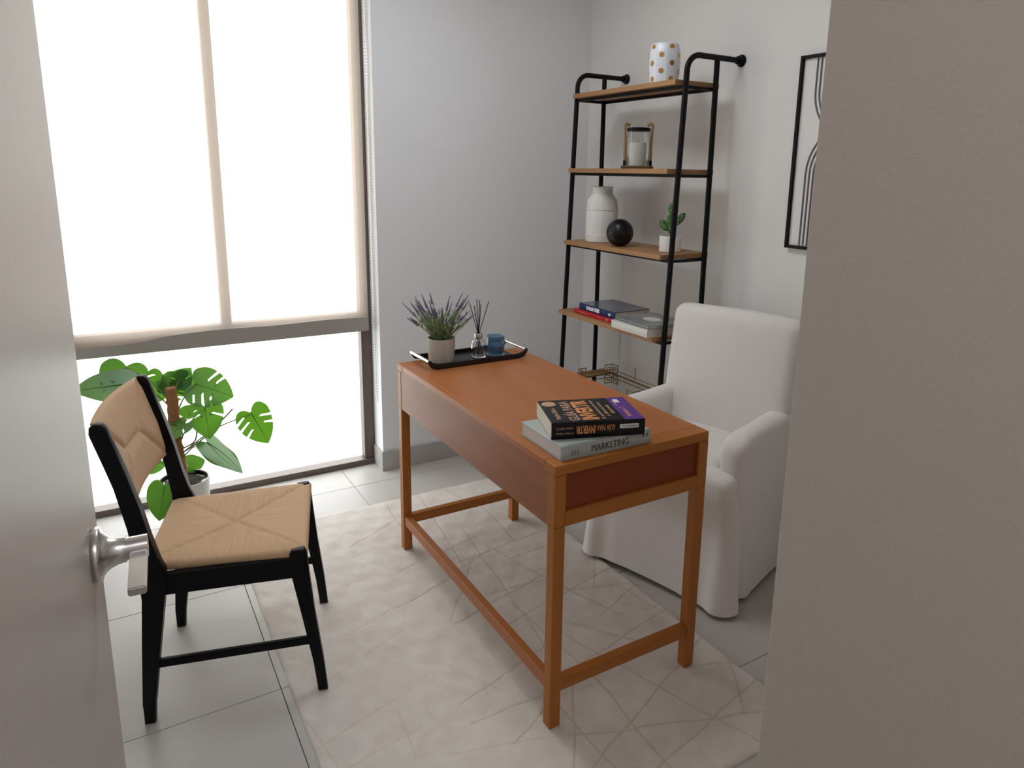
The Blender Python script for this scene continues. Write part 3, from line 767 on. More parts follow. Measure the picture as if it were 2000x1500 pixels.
# dotted jar
dv = thing('dotted_jar', 'white faceted ceramic jar with gold dots on the top shelf', 'jar', (1.137, 0.985, S1), 0.3)
def facet(n):
    def f(a, z, r):
        w = 2 * math.pi / n; b = (a + w / 2) % w - w / 2
        return r * (math.cos(w / 2) / math.cos(b) * 0.5 + 0.5)
    return f
JR = [(0.0, 0.0), (0.056, 0.0), (0.060, 0.004), (0.0635, 0.05), (0.0645, 0.08), (0.0635, 0.115), (0.059, 0.145), (0.055, 0.156), (0.052, 0.158), (0.0, 0.158)]
bm = NB(); lathe(bm, JR, 72, mod=facet(9)); fin('body', bm, MT['white_glaze'], dv, 25)
def jr(z):
    for (r0, z0), (r1, z1) in zip(JR[1:], JR[2:]):
        if z0 <= z <= z1 and z1 > z0: return r0 + (r1 - r0) * (z - z0) / (z1 - z0)
    return 0.06
for row, z in enumerate((0.017, 0.047, 0.078, 0.109, 0.140)):
    for k in range(9 if row % 2 == 0 else 9):
        if (k + row) % 2: continue
        a = 2 * math.pi * k / 9
        r = facet(9)(a, z, jr(z))
        nrm = Vector((math.cos(a), math.sin(a), 0.0)); tz = Vector((0, 0, 1)); tx = tz.cross(nrm)
        bm = NB(); c = nrm * (r - 0.0022) + tz * z
        A = [bm.verts.new(c + (tx * math.cos(t) + tz * math.sin(t)) * 0.0105) for t in [2 * math.pi * i / 16 for i in range(16)]]
        B = [bm.verts.new(v.co + nrm * 0.0030) for v in A]
        bm.faces.new(B); 
        for i in range(16): bm.faces.new((A[i], A[(i + 1) % 16], B[(i + 1) % 16], B[i]))
        fin('gold_dot', bm, MT['gold'], dv)

# candle lantern
ln = thing('candle_lantern', 'glass jar lantern with white pillar candle and rope handle on second shelf', 'lantern', (1.140, 1.135, S2), math.radians(-40))
bm = NB(); bx(bm, -0.070, 0.070, -0.055, 0.055, 0, 0.013, 0.002); fin('base', bm, mat('walnut', (0.10, 0.045, 0.018), 0.5), ln)
bm = NB(); lathe(bm, [(0.036, 0.013), (0.037, 0.105), (0.033, 0.112), (0.0, 0.108)], 32); lathe(bm, [(0.0, 0.013), (0.036, 0.013)], 32); fin('candle', bm, MT['wax'], ln)
bm = NB(); tube(bm, [(0, 0, 0.108), (0.001, 0, 0.122)], 0.0011, 6); fin('wick', bm, MT['black'], ln)
bm = NB(); lathe(bm, [(0.046, 0.0135), (0.050, 0.018), (0.051, 0.130), (0.050, 0.142), (0.047, 0.150), (0.047, 0.160), (0.0455, 0.160), (0.0455, 0.149), (0.0485, 0.141), (0.0495, 0.129), (0.0485, 0.019), (0.046, 0.0135)], 48); fin('glass_jar', bm, MT['clear'], ln)
bm = NB(); lathe(bm, [(0.0, 0.160), (0.050, 0.160), (0.051, 0.162), (0.051, 0.173), (0.049, 0.175), (0.0, 0.175)], 40); fin('lid_ring', bm, MT['iron'], ln)
for s in (-1, 1):
    bm = NB(); path = smooth_path([(s * 0.057, 0, 0.030), (s * 0.057, 0, 0.09), (s * 0.058, 0, 0.150), (s * 0.060, 0, 0.180), (s * 0.052, 0, 0.193), (s * 0.038, 0.004, 0.184)], 6)
    tube(bm, path, 0.0060, 10); fin('rope_handle', bm, MT['rope'], ln)
    bm = NB(); tube(bm, [(s * 0.057, 0, 0.013), (s * 0.057, 0, 0.036)], 0.0062, 12); fin('rope_ferrule', bm, MT['iron'], ln)

# ribbed vase
rv = thing('ribbed_vase', 'tall white ribbed stoneware vase with narrow neck on the middle shelf', 'vase', (1.150, 1.395, S3))
def ribs(a, z, r): return r * (1 + 0.016 * abs(math.cos(a * 17)) ** 0.6) if 0.03 < z < 0.215 else r
prof = [(0.0, 0.0), (0.072, 0.0), (0.076, 0.004), (0.077, 0.03), (0.0765, 0.034), (0.0745, 0.036), (0.0745, 0.09), (0.074, 0.15), (0.0735, 0.151), (0.076, 0.153), (0.076, 0.157), (0.073, 0.159), (0.072, 0.185), (0.068, 0.200), (0.058, 0.215), (0.050, 0.224), (0.048, 0.232), (0.048, 0.256), (0.0505, 0.260), (0.046, 0.261), (0.044, 0.25), (0.044, 0.22), (0.0, 0.20)]
bm = NB(); lathe(bm, prof, 136, mod=ribs); fin('body', bm, MT['matt_white'], rv, 40)
# faceted black ball
bb = NB(); bmesh.ops.create_icosphere(bb, subdivisions=3, radius=0.0625, matrix=Matrix.Translation((0, 0, 0.0605)))
for v in bb.verts: v.co.z = max(v.co.z, 0.0)
ball = fin('decor_ball', bb, MT['black_glaze'], flat=True); ball.location = (1.098, 1.185, S3)
tag(ball, 'black faceted ball ornament beside the white ribbed vase', 'ornament')
# cactus
ct = thing('potted_cactus', 'small green paddle cactus in a white pot on middle shelf', 'cactus', (1.150, 0.905, S3), math.radians(-45))
bm = NB(); lathe(bm, [(0.0, 0.0), (0.042, 0.0), (0.0455, 0.004), (0.046, 0.066), (0.0455, 0.069), (0.042, 0.069), (0.0415, 0.060), (0.0, 0.058)], 40); fin('pot', bm, MT['matt_white'], ct)
bm = NB(); lathe(bm, [(0.0, 0.0585), (0.0412, 0.0585), (0.0412, 0.0605), (0.0, 0.063)], 32); fin('soil', bm, MT['sand'], ct)
bm = NB(); tube(bm, [(0, 0, 0.058), (0, 0, 0.085)], 0.004, 10); fin('stalk', bm, MT['brownstem'], ct)
def paddle(c, rx, rz, tilt, yaw=0.0):
    bm = NB(); R_ = Matrix.Rotation(yaw, 3, 'Z') @ Matrix.Rotation(tilt, 3, 'Y')
    def prf(t): return math.sin(math.pi * min(1, t * 0.97 + 0.03)) ** 0.55 * (0.82 + 0.18 * t)
    n, mseg = 14, 20; rings = []
    for i in range(n + 1):
        t = i / n; w = max(0.02, prf(t)) if 0 < i < n else 0.12
        rings.append([bm.verts.new(Vector(c) + R_ @ Vector((rx * w * math.cos(2 * math.pi * k / mseg), 0.011 * w ** 0.7 * math.sin(2 * math.pi * k / mseg), (t) * 2 * rz))) for k in range(mseg)])
    for A, B in zip(rings, rings[1:]):
        for k in range(mseg): bm.faces.new((A[k], A[(k + 1) % mseg], B[(k + 1) % mseg], B[k]))
    bm.faces.new(rings[0][::-1]); bm.faces.new(rings[-1])
    o = fin('cactus_pad', bm, MT['cactus'], ct)
    bm = NB()
    for i in range(26):
        t = random.uniform(0.12, 0.9); a = random.uniform(-0.8, 0.8) * prf(t)
        for sgn in (-1, 1):
            yy = 0.011 * max(0.1, prf(t)) ** 0.7 * math.sqrt(max(0, 1 - (a / max(prf(t), .05)) ** 2))
            p = Vector(c) + R_ @ Vector((rx * a, sgn * yy, t * 2 * rz))
            bmesh.ops.create_icosphere(bm, subdivisions=1, radius=0.0013, matrix=Matrix.Translation(p))
    s_ = fin('areoles', bm, MT['spine_dot'], o); s_['kind'] = 'stuff'
paddle((0.0, 0.0, 0.074), 0.021, 0.046, -0.02)
paddle((0.004, 0.002, 0.152), 0.018, 0.026, -0.12)
paddle((-0.014, 0.0, 0.090), 0.018, 0.027, -0.62)
paddle((0.017, -0.002, 0.112), 0.016, 0.033, 0.62)

# ---- books
def book(name, label, loc, rz, L, D, T, cover, pages, hard=0.003, group=None):
    """spine along local x at y = 0, fore edge at y = D"""
    b = thing(name, label, 'book', loc, rz, group); ct_ = 0.0022 if hard else 0.0008
    box('back_cover', 0, L, 0.0, D, 0, ct_, cover, b, 0.0004, 1)
    box('front_cover', 0, L, 0.0, D, T - ct_, T, cover, b, 0.0004, 1)
    bm = NB(); prism(bm, [(0.0022, 0.0), (0.0003, T * 0.2), (-0.0010, T * 0.5), (0.0003, T * 0.8), (0.0022, T), (0.0045, T), (0.0045, 0.0)], 'x', 0, L)
    fin('spine', bm, cover, b, 50)
    box('page_block', hard, L - hard, 0.0040, D - hard, ct_, T - ct_, pages, b, 0.0006, 1)
    return b
BT = 0.0005
gz = DH + 0.0002
gb = book('marketing_book', 'sage grey hardcover book lying flat under the black paperback', (0.030, 0.022, gz), math.radians(-1.6), 0.286, 0.212, 0.037, MT['cover_grey'], MT['white_paper'])
fin('spine_lettering', text_bm('MARKETING', 0.118, 0.0185, (0.092, -0.0016, 0.0095), (1, 0, 0), (0, 0, 1), 0.0004), MT['dark_ink'], gb, flat=True)
fin('spine_mark', text_bm('JJJ', 0.026, 0.013, (0.026, -0.0014, 0.010), (1, 0, 0), (0, 0, 1), 0.0004), MT['cover_slate'], gb, flat=True)
bm = NB()
for xx, zz in ((0.260, 0.025), (0.2715, 0.025)):
    for q in (-1, 1):
        vs = [bm.verts.new((xx + a, -0.0016, zz + b_)) for a, b_ in ((-0.0045, 0.0035 * q), (0.0045, 0.0035 * q), (0.0008, 0), (-0.0008, 0))]
        bm.faces.new(vs)
fin('spine_logo', bm, MT['cover_black'], gb, flat=True)
bl = book('investing_book', 'thick black paperback with orange title lettering and purple band', (0.036, 0.078, gz + 0.0372), math.radians(-19.4), 0.254, 0.184, 0.0445, MT['cover_black'], MT['paper'], 0.0)
T_ = 0.0445
# spine print, upside down for the viewer
fin('spine_title', text_bm('INVERTIR', 0.052, 0.0215, (0.117, -0.0016, 0.034), (-1, 0, 0), (0, 0, -1), 0.0004, bold=0.03), MT['orange'], bl, flat=True)
fin('spine_title', text_bm('GUÍA PARA', 0.050, 0.0200, (0.171, -0.0016, 0.034), (-1, 0, 0), (0, 0, -1), 0.0004), MT['orange'], bl, flat=True)
fin('spine_author', text_bm('Por Robert T. Kiyosaki', 0.046, 0.0075, (0.058, -0.0012, 0.0195), (-1, 0, 0), (0, 0, -1), 0.0004), MT['peach'], bl, flat=True)
fin('spine_author', text_bm('con Sharon L. Lechter C.P.A.', 0.046, 0.0068, (0.058, -0.0012, 0.0315), (-1, 0, 0), (0, 0, -1), 0.0004), MT['peach'], bl, flat=True)
box('spine_label', 0.184, 0.236, -0.0018, 0.0, 0.0215, 0.0325, MT['white_ink'], bl, 0)
fin('spine_label_text', text_bm('PADRE RICO', 0.040, 0.0045, (0.230, -0.0019, 0.0295), (-1, 0, 0), (0, 0, -1), 0.0002), MT['dark_ink'], bl, flat=True)
# cover print: lines start at the spine and run away from it
box('cover_band', 0.199, 0.2535, 0.0012, 0.1835, T_ - 0.0002, T_ + 0.0002, MT['purple'], bl, 0)
def cov(s, x, wy, hx, y0, mt, nm, bold=0.012):
    # letters' feet towards +x (bottom of the book), text running along +y
    fin(nm, text_bm(s, wy, hx, (x + hx, y0, T_), (0, 1, 0), (-1, 0, 0), 0.0003, bold=bold), mt, bl, flat=True)
cov('Padre Rico', 0.020, 0.088, 0.014, 0.028, MT['peach'], 'cover_small_print')
cov('GUÍA PARA', 0.046, 0.154, 0.037, 0.014, MT['peach'], 'cover_title')
cov('INVERTIR', 0.088, 0.156, 0.046, 0.014, MT['orange'], 'cover_title', 0.035)
cov('En qué invierten los ricos', 0.142, 0.150, 0.0125, 0.016, MT['peach'], 'cover_small_print')
cov('¡a diferencia de las', 0.160, 0.112, 0.0115, 0.034, MT['peach'], 'cover_small_print')
cov('clases media', 0.177, 0.070, 0.0115, 0.052, MT['peach'], 'cover_small_print')
cov('Robert T.', 0.214, 0.080, 0.013, 0.026, MT['orange'], 'cover_author')
cov('Kiyosaki', 0.208, 0.042, 0.009, 0.116, MT['orange'], 'cover_author')
box('cover_sticker', 0.214, 0.229, 0.138, 0.166, T_ + 0.0002, T_ + 0.0005, MT['white_ink'], bl, 0)
bm = NB(); lathe(bm, [(0.0, 0.0005), (0.020, 0.0005), (0.020, 0.0)], 28, (0.026, 0.152, T_)); fin('cover_seal', bm, MT['peach'], bl, flat=True)

# shelf books (spines toward the room): local x runs from the far end to the near end, y into the shelf
R90 = math.radians(-90)
rb_ = book('red_book', 'thin red hardcover book at the bottom of the shelf stack', (1.031, 1.435, S4 + 0.0002), R90, 0.300, 0.215, 0.019, MT['red'], MT['white_paper'])
box('spine_line', 0.030, 0.120, -0.0013, 0.0, 0.0085, 0.0105, MT['peach'], rb_, 0); box('spine_line', 0.200, 0.222, -0.0013, 0.0, 0.0085, 0.0105, MT['peach'], rb_, 0); box('spine_mark', 0.262, 0.268, -0.0013, 0.0, 0.005, 0.014, MT['white_ink'], rb_, 0)
bb_ = book('blue_book', 'navy blue glossy hardcover lying on the red book', (1.046, 1.412, S4 + 0.0194), math.radians(-91), 0.287, 0.205, 0.031, MT['blue'], MT['white_paper'])
box('cover_print', 0.10, 0.286, 0.003, 0.2045, 0.0309, 0.0313, MT['blue_photo'], bb_, 0)
box('cover_print', 0.004, 0.0995, 0.003, 0.2045, 0.0309, 0.0312, MT['blue_photo'], bb_, 0)
for x0, x1, z0, z1 in ((0.062, 0.070, 0.007, 0.024), (0.073, 0.083, 0.007, 0.022), (0.086, 0.096, 0.007, 0.024), (0.099, 0.108, 0.007, 0.022), (0.111, 0.122, 0.007, 0.024), (0.128, 0.136, 0.007, 0.024), (0.139, 0.168, 0.007, 0.025), (0.240, 0.256, 0.009, 0.020)):
    box('spine_print', x0, x1, -0.0014, 0.0, z0, z1, MT['white_ink'], bb_, 0)
wb = book('white_book', 'thick white hardcover book at the near end of the book shelf', (0.986, 1.075, S4 + 0.0002), R90, 0.243, 0.250, 0.034, MT['cover_white'], MT['white_paper'])
sb = book('slate_book', 'thin slate grey book lying on the thick white book', (1.000, 1.068, S4 + 0.0344), math.radians(-92), 0.236, 0.215, 0.014, MT['cover_slate'], MT['white_paper'])
bm = NB(); lathe(bm, [(0.0, 0.0003), (0.045, 0.0003), (0.045, 0.0)], 24, (0.12, 0.11, 0.014))
for v in bm.verts: v.co.y = 0.11 + (v.co.y - 0.11) * 0.8
fin('cover_print', bm, MT['cover_white'], sb, flat=True)

# ---- mirrored tray with key-pattern corners on the lowest board
mt_ = thing('mirror_tray', 'gold mirrored tray with square key corners on the lowest shelf', 'tray', (1.160, 1.200, S5))
TX, TY = 0.105, 0.215
box('mirror_base', -TX, TX, -TY, TY, 0.0, 0.006, MT['mirror'], mt_, 0.0005, 1)
def bar(bm, a, b, r=0.0022): tube(bm, [a, b], r, 6)
bm = NB()
for z in (0.008, 0.026):
    bar(bm, (-TX, -TY, z), (TX, -TY, z)); bar(bm, (TX, -TY, z), (TX, TY, z)); bar(bm, (TX, TY, z), (-TX, TY, z)); bar(bm, (-TX, TY, z), (-TX, -TY, z))
fin('rail', bm, MT['bronze'], mt_)
for sx in (-1, 1):
    for sy_ in (-1, 1):
        bm = NB(); c = Vector((sx * TX, sy_ * TY, 0.006)); H = 0.048; Wd = 0.045
        bar(bm, c, c + Vector((0, 0, H)))
        for ax in (0, 1):
            d = Vector((-sx, 0, 0)) if ax == 0 else Vector((0, -sy_, 0))
            P = lambda u, z: c + d * u + Vector((0, 0, z))
            key = [P(0, H), P(Wd, H), P(Wd, 0.008), P(Wd * 0.28, 0.008), P(Wd * 0.28, H * 0.72), P(Wd * 0.66, H * 0.72), P(Wd * 0.66, H * 0.42), P(Wd * 0.48, H * 0.42)]
            for a, b in zip(key, key[1:]): bar(bm, a, b, 0.0024)
        fin('key_corner', bm, MT['bronze'], mt_)

# ------------------------------------------------------------------ framed line art on the right wall
pic = thing('wall_art', 'black framed abstract arch line art on the right wall', 'picture', (WX, 0.22, 1.557))
PH, PW = 0.348, 0.265
box('backing', -0.010, -0.003, -PW + 0.005, PW - 0.005, -PH + 0.005, PH - 0.005, MT['panel'], pic, 0)
for s in (-1, 1):
    box('frame_side', -0.022, -0.002, s * PW - 0.006, s * PW + 0.006, -PH - 0.006, PH + 0.006, MT['iron'], pic, 0.001, 1)
    box('frame_side', -0.022, -0.002, -PW, PW, s * PH - 0.006, s * PH + 0.006, MT['iron'], pic, 0.001, 1)
for k in range(4):
    # arch rising from the bottom; its lines run down to the frame
    R_ = 0.170 - 0.017 * k; yc = 0.040; zc = -0.075
    pts = [(-0.0115, yc + R_, -PH + 0.008)] + [(-0.0115, yc + R_ * math.cos(a), zc + R_ * 1.05 * math.sin(a)) for a in [math.pi * i / 24 for i in range(25)]] + [(-0.0115, yc - R_, -PH + 0.008)]
    bm = NB(); tube(bm, pts, 0.0034, 6); fin('arch_line', bm, MT['grey_line'], pic)
    R_ = 0.150 - 0.017 * k; yc = 0.050; zc = 0.225
    pts = [(-0.0115, yc + R_, PH - 0.008)] + [(-0.0115, yc + R_ * math.cos(a), zc - R_ * 1.1 * math.sin(a)) for a in [math.pi * i / 24 for i in range(25)]] + [(-0.0115, yc - R_, PH - 0.008)]
    bm = NB(); tube(bm, pts, 0.0034, 6); fin('arch_line', bm, MT['grey_line'], pic)

# ------------------------------------------------------------------ things on the desk
tr = thing('serving_tray', 'black rectangular tray with silver end handles on the desk', 'tray', (0.270, 1.036, DH + 0.0004), math.radians(0.5))
HX, HY = 0.172, 0.085
box('tray_base', -HX, HX, -HY + 0.004, HY - 0.004, 0.0, 0.006, MT['tray'], tr, 0.001, 1)
for s in (-1, 1):
    bm = NB()
    up = [(-HX - 0.036, 0.036), (-HX - 0.029, 0.034), (-HX - 0.018, 0.016), (-HX, 0.0), (HX, 0.0), (HX + 0.018, 0.016), (HX + 0.029, 0.034), (HX + 0.036, 0.036)]
    outer = [(-HX - 0.037, 0.024), (-HX - 0.025, 0.006), (-HX - 0.006, 0.0), (HX + 0.006, 0.0), (HX + 0.025, 0.006), (HX + 0.037, 0.024), (HX + 0.039, 0.034), (HX + 0.030, 0.037), (HX + 0.018, 0.024), (HX, 0.018), (-HX, 0.018), (-HX - 0.018, 0.024), (-HX - 0.030, 0.037), (-HX - 0.039, 0.034)]
    y0, y1 = (s * HY - 0.004, s * HY + 0.004)
    prism(bm, outer, 'y', y0, y1, 0.001, 1); fin('side_rail', bm, MT['tray'], tr)
    bm = NB(); tube(bm, [(s * (HX + 0.034), -HY, 0.031), (s * (HX + 0.034), HY, 0.031)], 0.0062, 16); tag(fin('handle', bm, MT['steel'], tr), 'silver rod handle')
TZ = DH + 0.0068
# lavender
lv = thing('potted_lavender', 'purple lavender plant in a round sand-coloured pot on the tray', 'plant', (0.148, 1.030, TZ))
bm = NB(); lathe(bm, [(0.0, 0.0), (0.044, 0.0), (0.047, 0.003), (0.0515, 0.05), (0.0525, 0.088), (0.0520, 0.092), (0.0485, 0.092), (0.048, 0.080), (0.0, 0.078)], 48); fin('pot', bm, MT['sand'], lv)
bm = NB(); lathe(bm, [(0.0, 0.086), (0.0478, 0.079), (0.0478, 0.076), (0.0, 0.076)], 24); fin('soil', bm, MT['soil'], lv)
def leaflet(bm, p, d, L, w):
    d = d.normalized(); s = d.cross(Vector((0.3, 0.2, 1))).normalized() * w
    a = bm.verts.new(p - s * 0.4); b = bm.verts.new(p + s * 0.4); c = bm.verts.new(p + d * L * 0.55 + s); e = bm.verts.new(p + d * L * 0.55 - s); t = bm.verts.new(p + d * L)
    bm.faces.new((a, b, c, e)); bm.faces.new((e, c, t))
fol = NB(); spikes = []
tips = []
rnd = random.Random(11)
for k in range(74):
    a = rnd.uniform(0, 2 * math.pi); lean = rnd.uniform(0.03, 0.62) ** 0.9
    L = rnd.uniform(0.085, 0.150); r0 = rnd.uniform(0.0, 0.036)
    flower = k < 34
    if flower: L = rnd.uniform(0.10, 0.150); lean = rnd.uniform(0.05, 0.85)
    b = Vector((r0 * math.cos(a), r0 * math.sin(a), 0.078)); d = Vector((math.cos(a) * math.sin(lean), math.sin(a) * math.sin(lean), math.cos(lean)))
    pts = []
    for i in range(6):
        t = i / 5; p = b + d * L * t + Vector((math.cos(a), math.sin(a), -0.3)) * 0.018 * t * t; pts.append(p)
    tube(fol, pts, 0.0009, 4, caps=False)
    for i in range(26):
        t = rnd.uniform(0.08, 0.92); j = min(4, int(t * 5)); p = pts[j].lerp(pts[j + 1], t * 5 - j)
        az = rnd.uniform(0, 2 * math.pi); dl = (d * 0.9 + Vector((math.cos(az), math.sin(az), 0.1)) * 0.75)
        leaflet(fol, p, dl, rnd.uniform(0.014, 0.026), 0.0013)
    if flower: spikes.append((pts[-1], (pts[-1] - pts[-2]).normalized()))
o = fin('foliage', fol, MT['stem'], lv, flat=True); o['kind'] = 'stuff'
for p, d in spikes[:31] + spikes[32:]:
    bm = NB(); L = rnd.uniform(0.038, 0.062); n = 8
    side = d.cross(Vector((0.1, 1, 0.2))).normalized(); bi = d.cross(side)
    for i in range(n):
        t = i / (n - 1); c = p + d * L * t; rr = 0.0042 * (1 - 0.75 * t) + 0.0006
        for q in range(5):
            az = 2 * math.pi * q / 5 + i * 0.7
            e = (side * math.cos(az) + bi * math.sin(az)) * rr
            bmesh.ops.create_icosphere(bm, subdivisions=1, radius=0.0022 * (1 - 0.5 * t), matrix=Matrix.Translation(c + e * 0.75) @ Matrix.Scale(1.0, 4))
    tube(bm, [p - d * 0.004, p + d * L * 1.04], [0.0022, 0.0009], 5)
    fin('flower_spike', bm, MT['lav'], lv)

# reed diffuser
df = thing('reed_diffuser', 'clear glass reed diffuser bottle with dark sticks on the tray', 'diffuser', (0.302, 1.024, TZ))
bm = NB(); lathe(bm, [(0.0, 0.0), (0.026, 0.0), (0.0285, 0.003), (0.0285, 0.050), (0.0265, 0.060), (0.020, 0.069), (0.0135, 0.073), (0.0125, 0.080), (0.0125, 0.092), (0.0108, 0.092), (0.0108, 0.080), (0.0115, 0.0745), (0.0185, 0.0675), (0.0248, 0.059), (0.0265, 0.050), (0.0265, 0.006), (0.0, 0.005)], 40); fin('bottle', bm, MT['clear'], df)
bm = NB(); lathe(bm, [(0.0130, 0.078), (0.0150, 0.078), (0.0155, 0.080), (0.0155, 0.094), (0.0150, 0.096), (0.0110, 0.096)], 32); fin('collar', bm, MT['chrome'], df)
for k, (dx, dy, h) in enumerate(((-0.036, 0.004, 0.215), (-0.022, -0.008, 0.205), (-0.002, 0.010, 0.226), (0.002, -0.006, 0.224), (0.012, 0.002, 0.206), (0.042, -0.006, 0.218))):
    bm = NB(); tube(bm, [(-dx * 0.45, -dy * 0.45, 0.008), (dx * 0.08, dy * 0.08, 0.096), (dx, dy, h)], 0.0015, 6); fin('reed_stick', bm, MT['iron'], df)
# blue glass
bg_ = thing('blue_candle_glass', 'round blue glass tumbler at the right end of the tray', 'glass', (0.374, 1.018, TZ))
bm = NB(); lathe(bm, [(0.0, 0.0), (0.034, 0.0), (0.037, 0.004), (0.037, 0.007), (0.0345, 0.010), (0.0345, 0.072), (0.0355, 0.077), (0.0340, 0.078), (0.0315, 0.074), (0.0315, 0.012), (0.0, 0.011)], 44); fin('tumbler', bm, MT['blueglass'], bg_)
bm = NB(); lathe(bm, [(0.0, 0.0115), (0.031, 0.0125), (0.031, 0.040), (0.0, 0.040)], 32); fin('wax_fill', bm, mat('blue wax', (0.10, 0.19, 0.27), 0.5), bg_)

# ------------------------------------------------------------------ monstera in a white pot
PC = Vector((-0.712, 1.735, FL))
mo = thing('potted_monstera', 'split-leaf monstera on a coir pole in a white pot by the window', 'plant', PC)
PR = 0.098
bm = NB(); lathe(bm, [(0.0, 0.0), (0.082, 0.0), (0.086, 0.004), (0.094, 0.12), (PR, 0.205), (0.0975, 0.209), (0.093, 0.209), (0.0915, 0.190), (0.0, 0.188)], 48); fin('pot', bm, MT['matt_white'], mo)
bm = NB(); lathe(bm, [(0.0895, 0.186), (0.0915, 0.206), (0.0895, 0.206), (0.0875, 0.186)], 40); fin('liner', bm, MT['black'], mo)
bm = NB(); lathe(bm, [(0.0, 0.196), (0.05, 0.194), (0.088, 0.189), (0.088, 0.186), (0.0, 0.186)], 30)
for v in bm.verts: v.co.z += random.uniform(-0.003, 0.003)
fin('soil', bm, MT['soil'], mo)
bm = NB(); pp = []; pr_ = []
for i in range(40):
    t = i / 39; z = 0.17 + 0.435 * t
    pp.append((-0.006 - 0.014 * t + 0.003 * math.sin(t * 9), 0.004, z)); pr_.append(0.0225 * (1 + 0.06 * math.sin(i * 1.7)) * (0.92 if i > 37 else 1))
tube(bm, pp, pr_, 14); fin('coir_pole', bm, MT['coir'], mo)
bm = NB()
for i in range(11):
    z = 0.20 + 0.038 * i; ring = [(-0.006 - 0.014 * (z - .17) / .435 + 0.0238 * math.cos(a), 0.004 + 0.0238 * math.sin(a), z + 0.006 * math.sin(a + i)) for a in [2 * math.pi * k / 16 for k in range(16)]]
    tube(bm, ring, 0.0011, 5, closed=True)
fin('pole_twine', bm, MT['rope'], mo)

def leaf_mesh(wr, splits, holes, seed, fold=0.18, droop=0.25):
    rl = random.Random(seed)
    half = [(0.0, 0.03), (0.10, -0.09), (0.24, -0.15), (0.38, -0.10), (0.485, 0.06), (0.50, 0.25), (0.45, 0.48), (0.34, 0.68), (0.19, 0.85), (0.07, 0.95), (0.0, 1.0)]
    hp = [(p.x, p.y) for p in smooth_path([(a, b, 0) for a, b in half], 7)]
    def cut(hp):
        out = list(hp)
        for y0, dep, wd in splits:
            if rl.random() < 0.15: continue
            # replace the outline between y0-wd and y0+wd by a slot reaching toward the midrib
            ys = y0 + rl.uniform(-0.03, 0.03)
            i0 = next((i for i, p in enumerate(out) if i > 18 and p[1] > ys - wd), None); i1 = next((i for i, p in enumerate(out) if i > 18 and p[1] > ys + wd), None)
            if i0 is None or i1 is None or i1 <= i0: continue
            xi = max(0.09, out[i0][0] * (1 - dep)); yi = ys - 0.16 * dep - 0.02
            slot = [(xi + 0.05, yi + 0.000), (xi, yi + 0.012), (xi + 0.012, yi + 0.035), (xi + 0.06, yi + 0.048)]
            out = out[:i0] + [out[i0]] + slot + out[i1:]
        return out
    R_ = cut(hp); L_ = [(-x, y) for x, y in cut(hp)]
    loop = R_ + L_[::-1][1:-1]
    cl = [loop[0]]
    for p in loop[1:]:
        if math.hypot(p[0] - cl[-1][0], p[1] - cl[-1][1]) > 1e-4: cl.append(p)
    loop = cl
    V = [Vector((x * wr, y)) for x, y in loop]; E = [(i, (i + 1) % len(V)) for i in range(len(V))]
    for hx, hy, ha, hb, rot in holes:
        base = len(V)
        for k in range(10):
            a = 2 * math.pi * k / 10; u, v = ha * math.cos(a), hb * math.sin(a)
            V.append(Vector(((hx + u * math.cos(rot) - v * math.sin(rot)) * wr, hy + u * math.sin(rot) + v * math.cos(rot))))
        E += [(base + k, base + (k + 1) % 10) for k in range(10)]
    for i in range(-5, 6):
        for j in range(-1, 10):
            V.append(Vector((i * 0.09 * wr + 0.003, j * 0.1 + 0.02)))
    vs, es, fs, *_ = geo.delaunay_2d_cdt(V, E, [], 3, 1e-5)
    me = bpy.data.meshes.new('leaf')
    P3 = []
    for v in vs:
        x, y = v.x, v.y
        z = fold * abs(x) ** 1.1 - droop * max(0, y) ** 2 * 0.5 - 0.35 * x * x + 0.012 * math.sin(9 * y + seed) * abs(x) * 4
        P3.append((x, y, z))
    me.from_pydata(P3, [], fs); me.update()
    bm = NB(); bm.from_mesh(me); loose = [v for v in bm.verts if not v.link_faces]; bmesh.ops.delete(bm, geom=loose, context='VERTS')
    # raised midrib
    ext = [Vector((0, y, -droop * y * y * 0.5 + 0.002)) for y in [i / 10 * 0.97 for i in range(11)]]
    tube(bm, ext, [0.011 * (1 - 0.85 * i / 10) for i in range(11)], 5)
    bmesh.ops.recalc_face_normals(bm, faces=bm.faces); bm.to_mesh(me); bm.free()
    for p in me.polygons: p.use_smooth = True
    me.materials.append(MT['leaf'])
    return me
SPL = [(0.16, 0.55, 0.030), (0.36, 0.68, 0.034), (0.56, 0.60, 0.034)]
HOL = [(0.13, 0.30, 0.055, 0.020, 0.5), (-0.13, 0.28, 0.055, 0.020, -0.5), (0.11, 0.50, 0.040, 0.016, 0.6), (-0.11, 0.48, 0.040, 0.016, -0.6)]
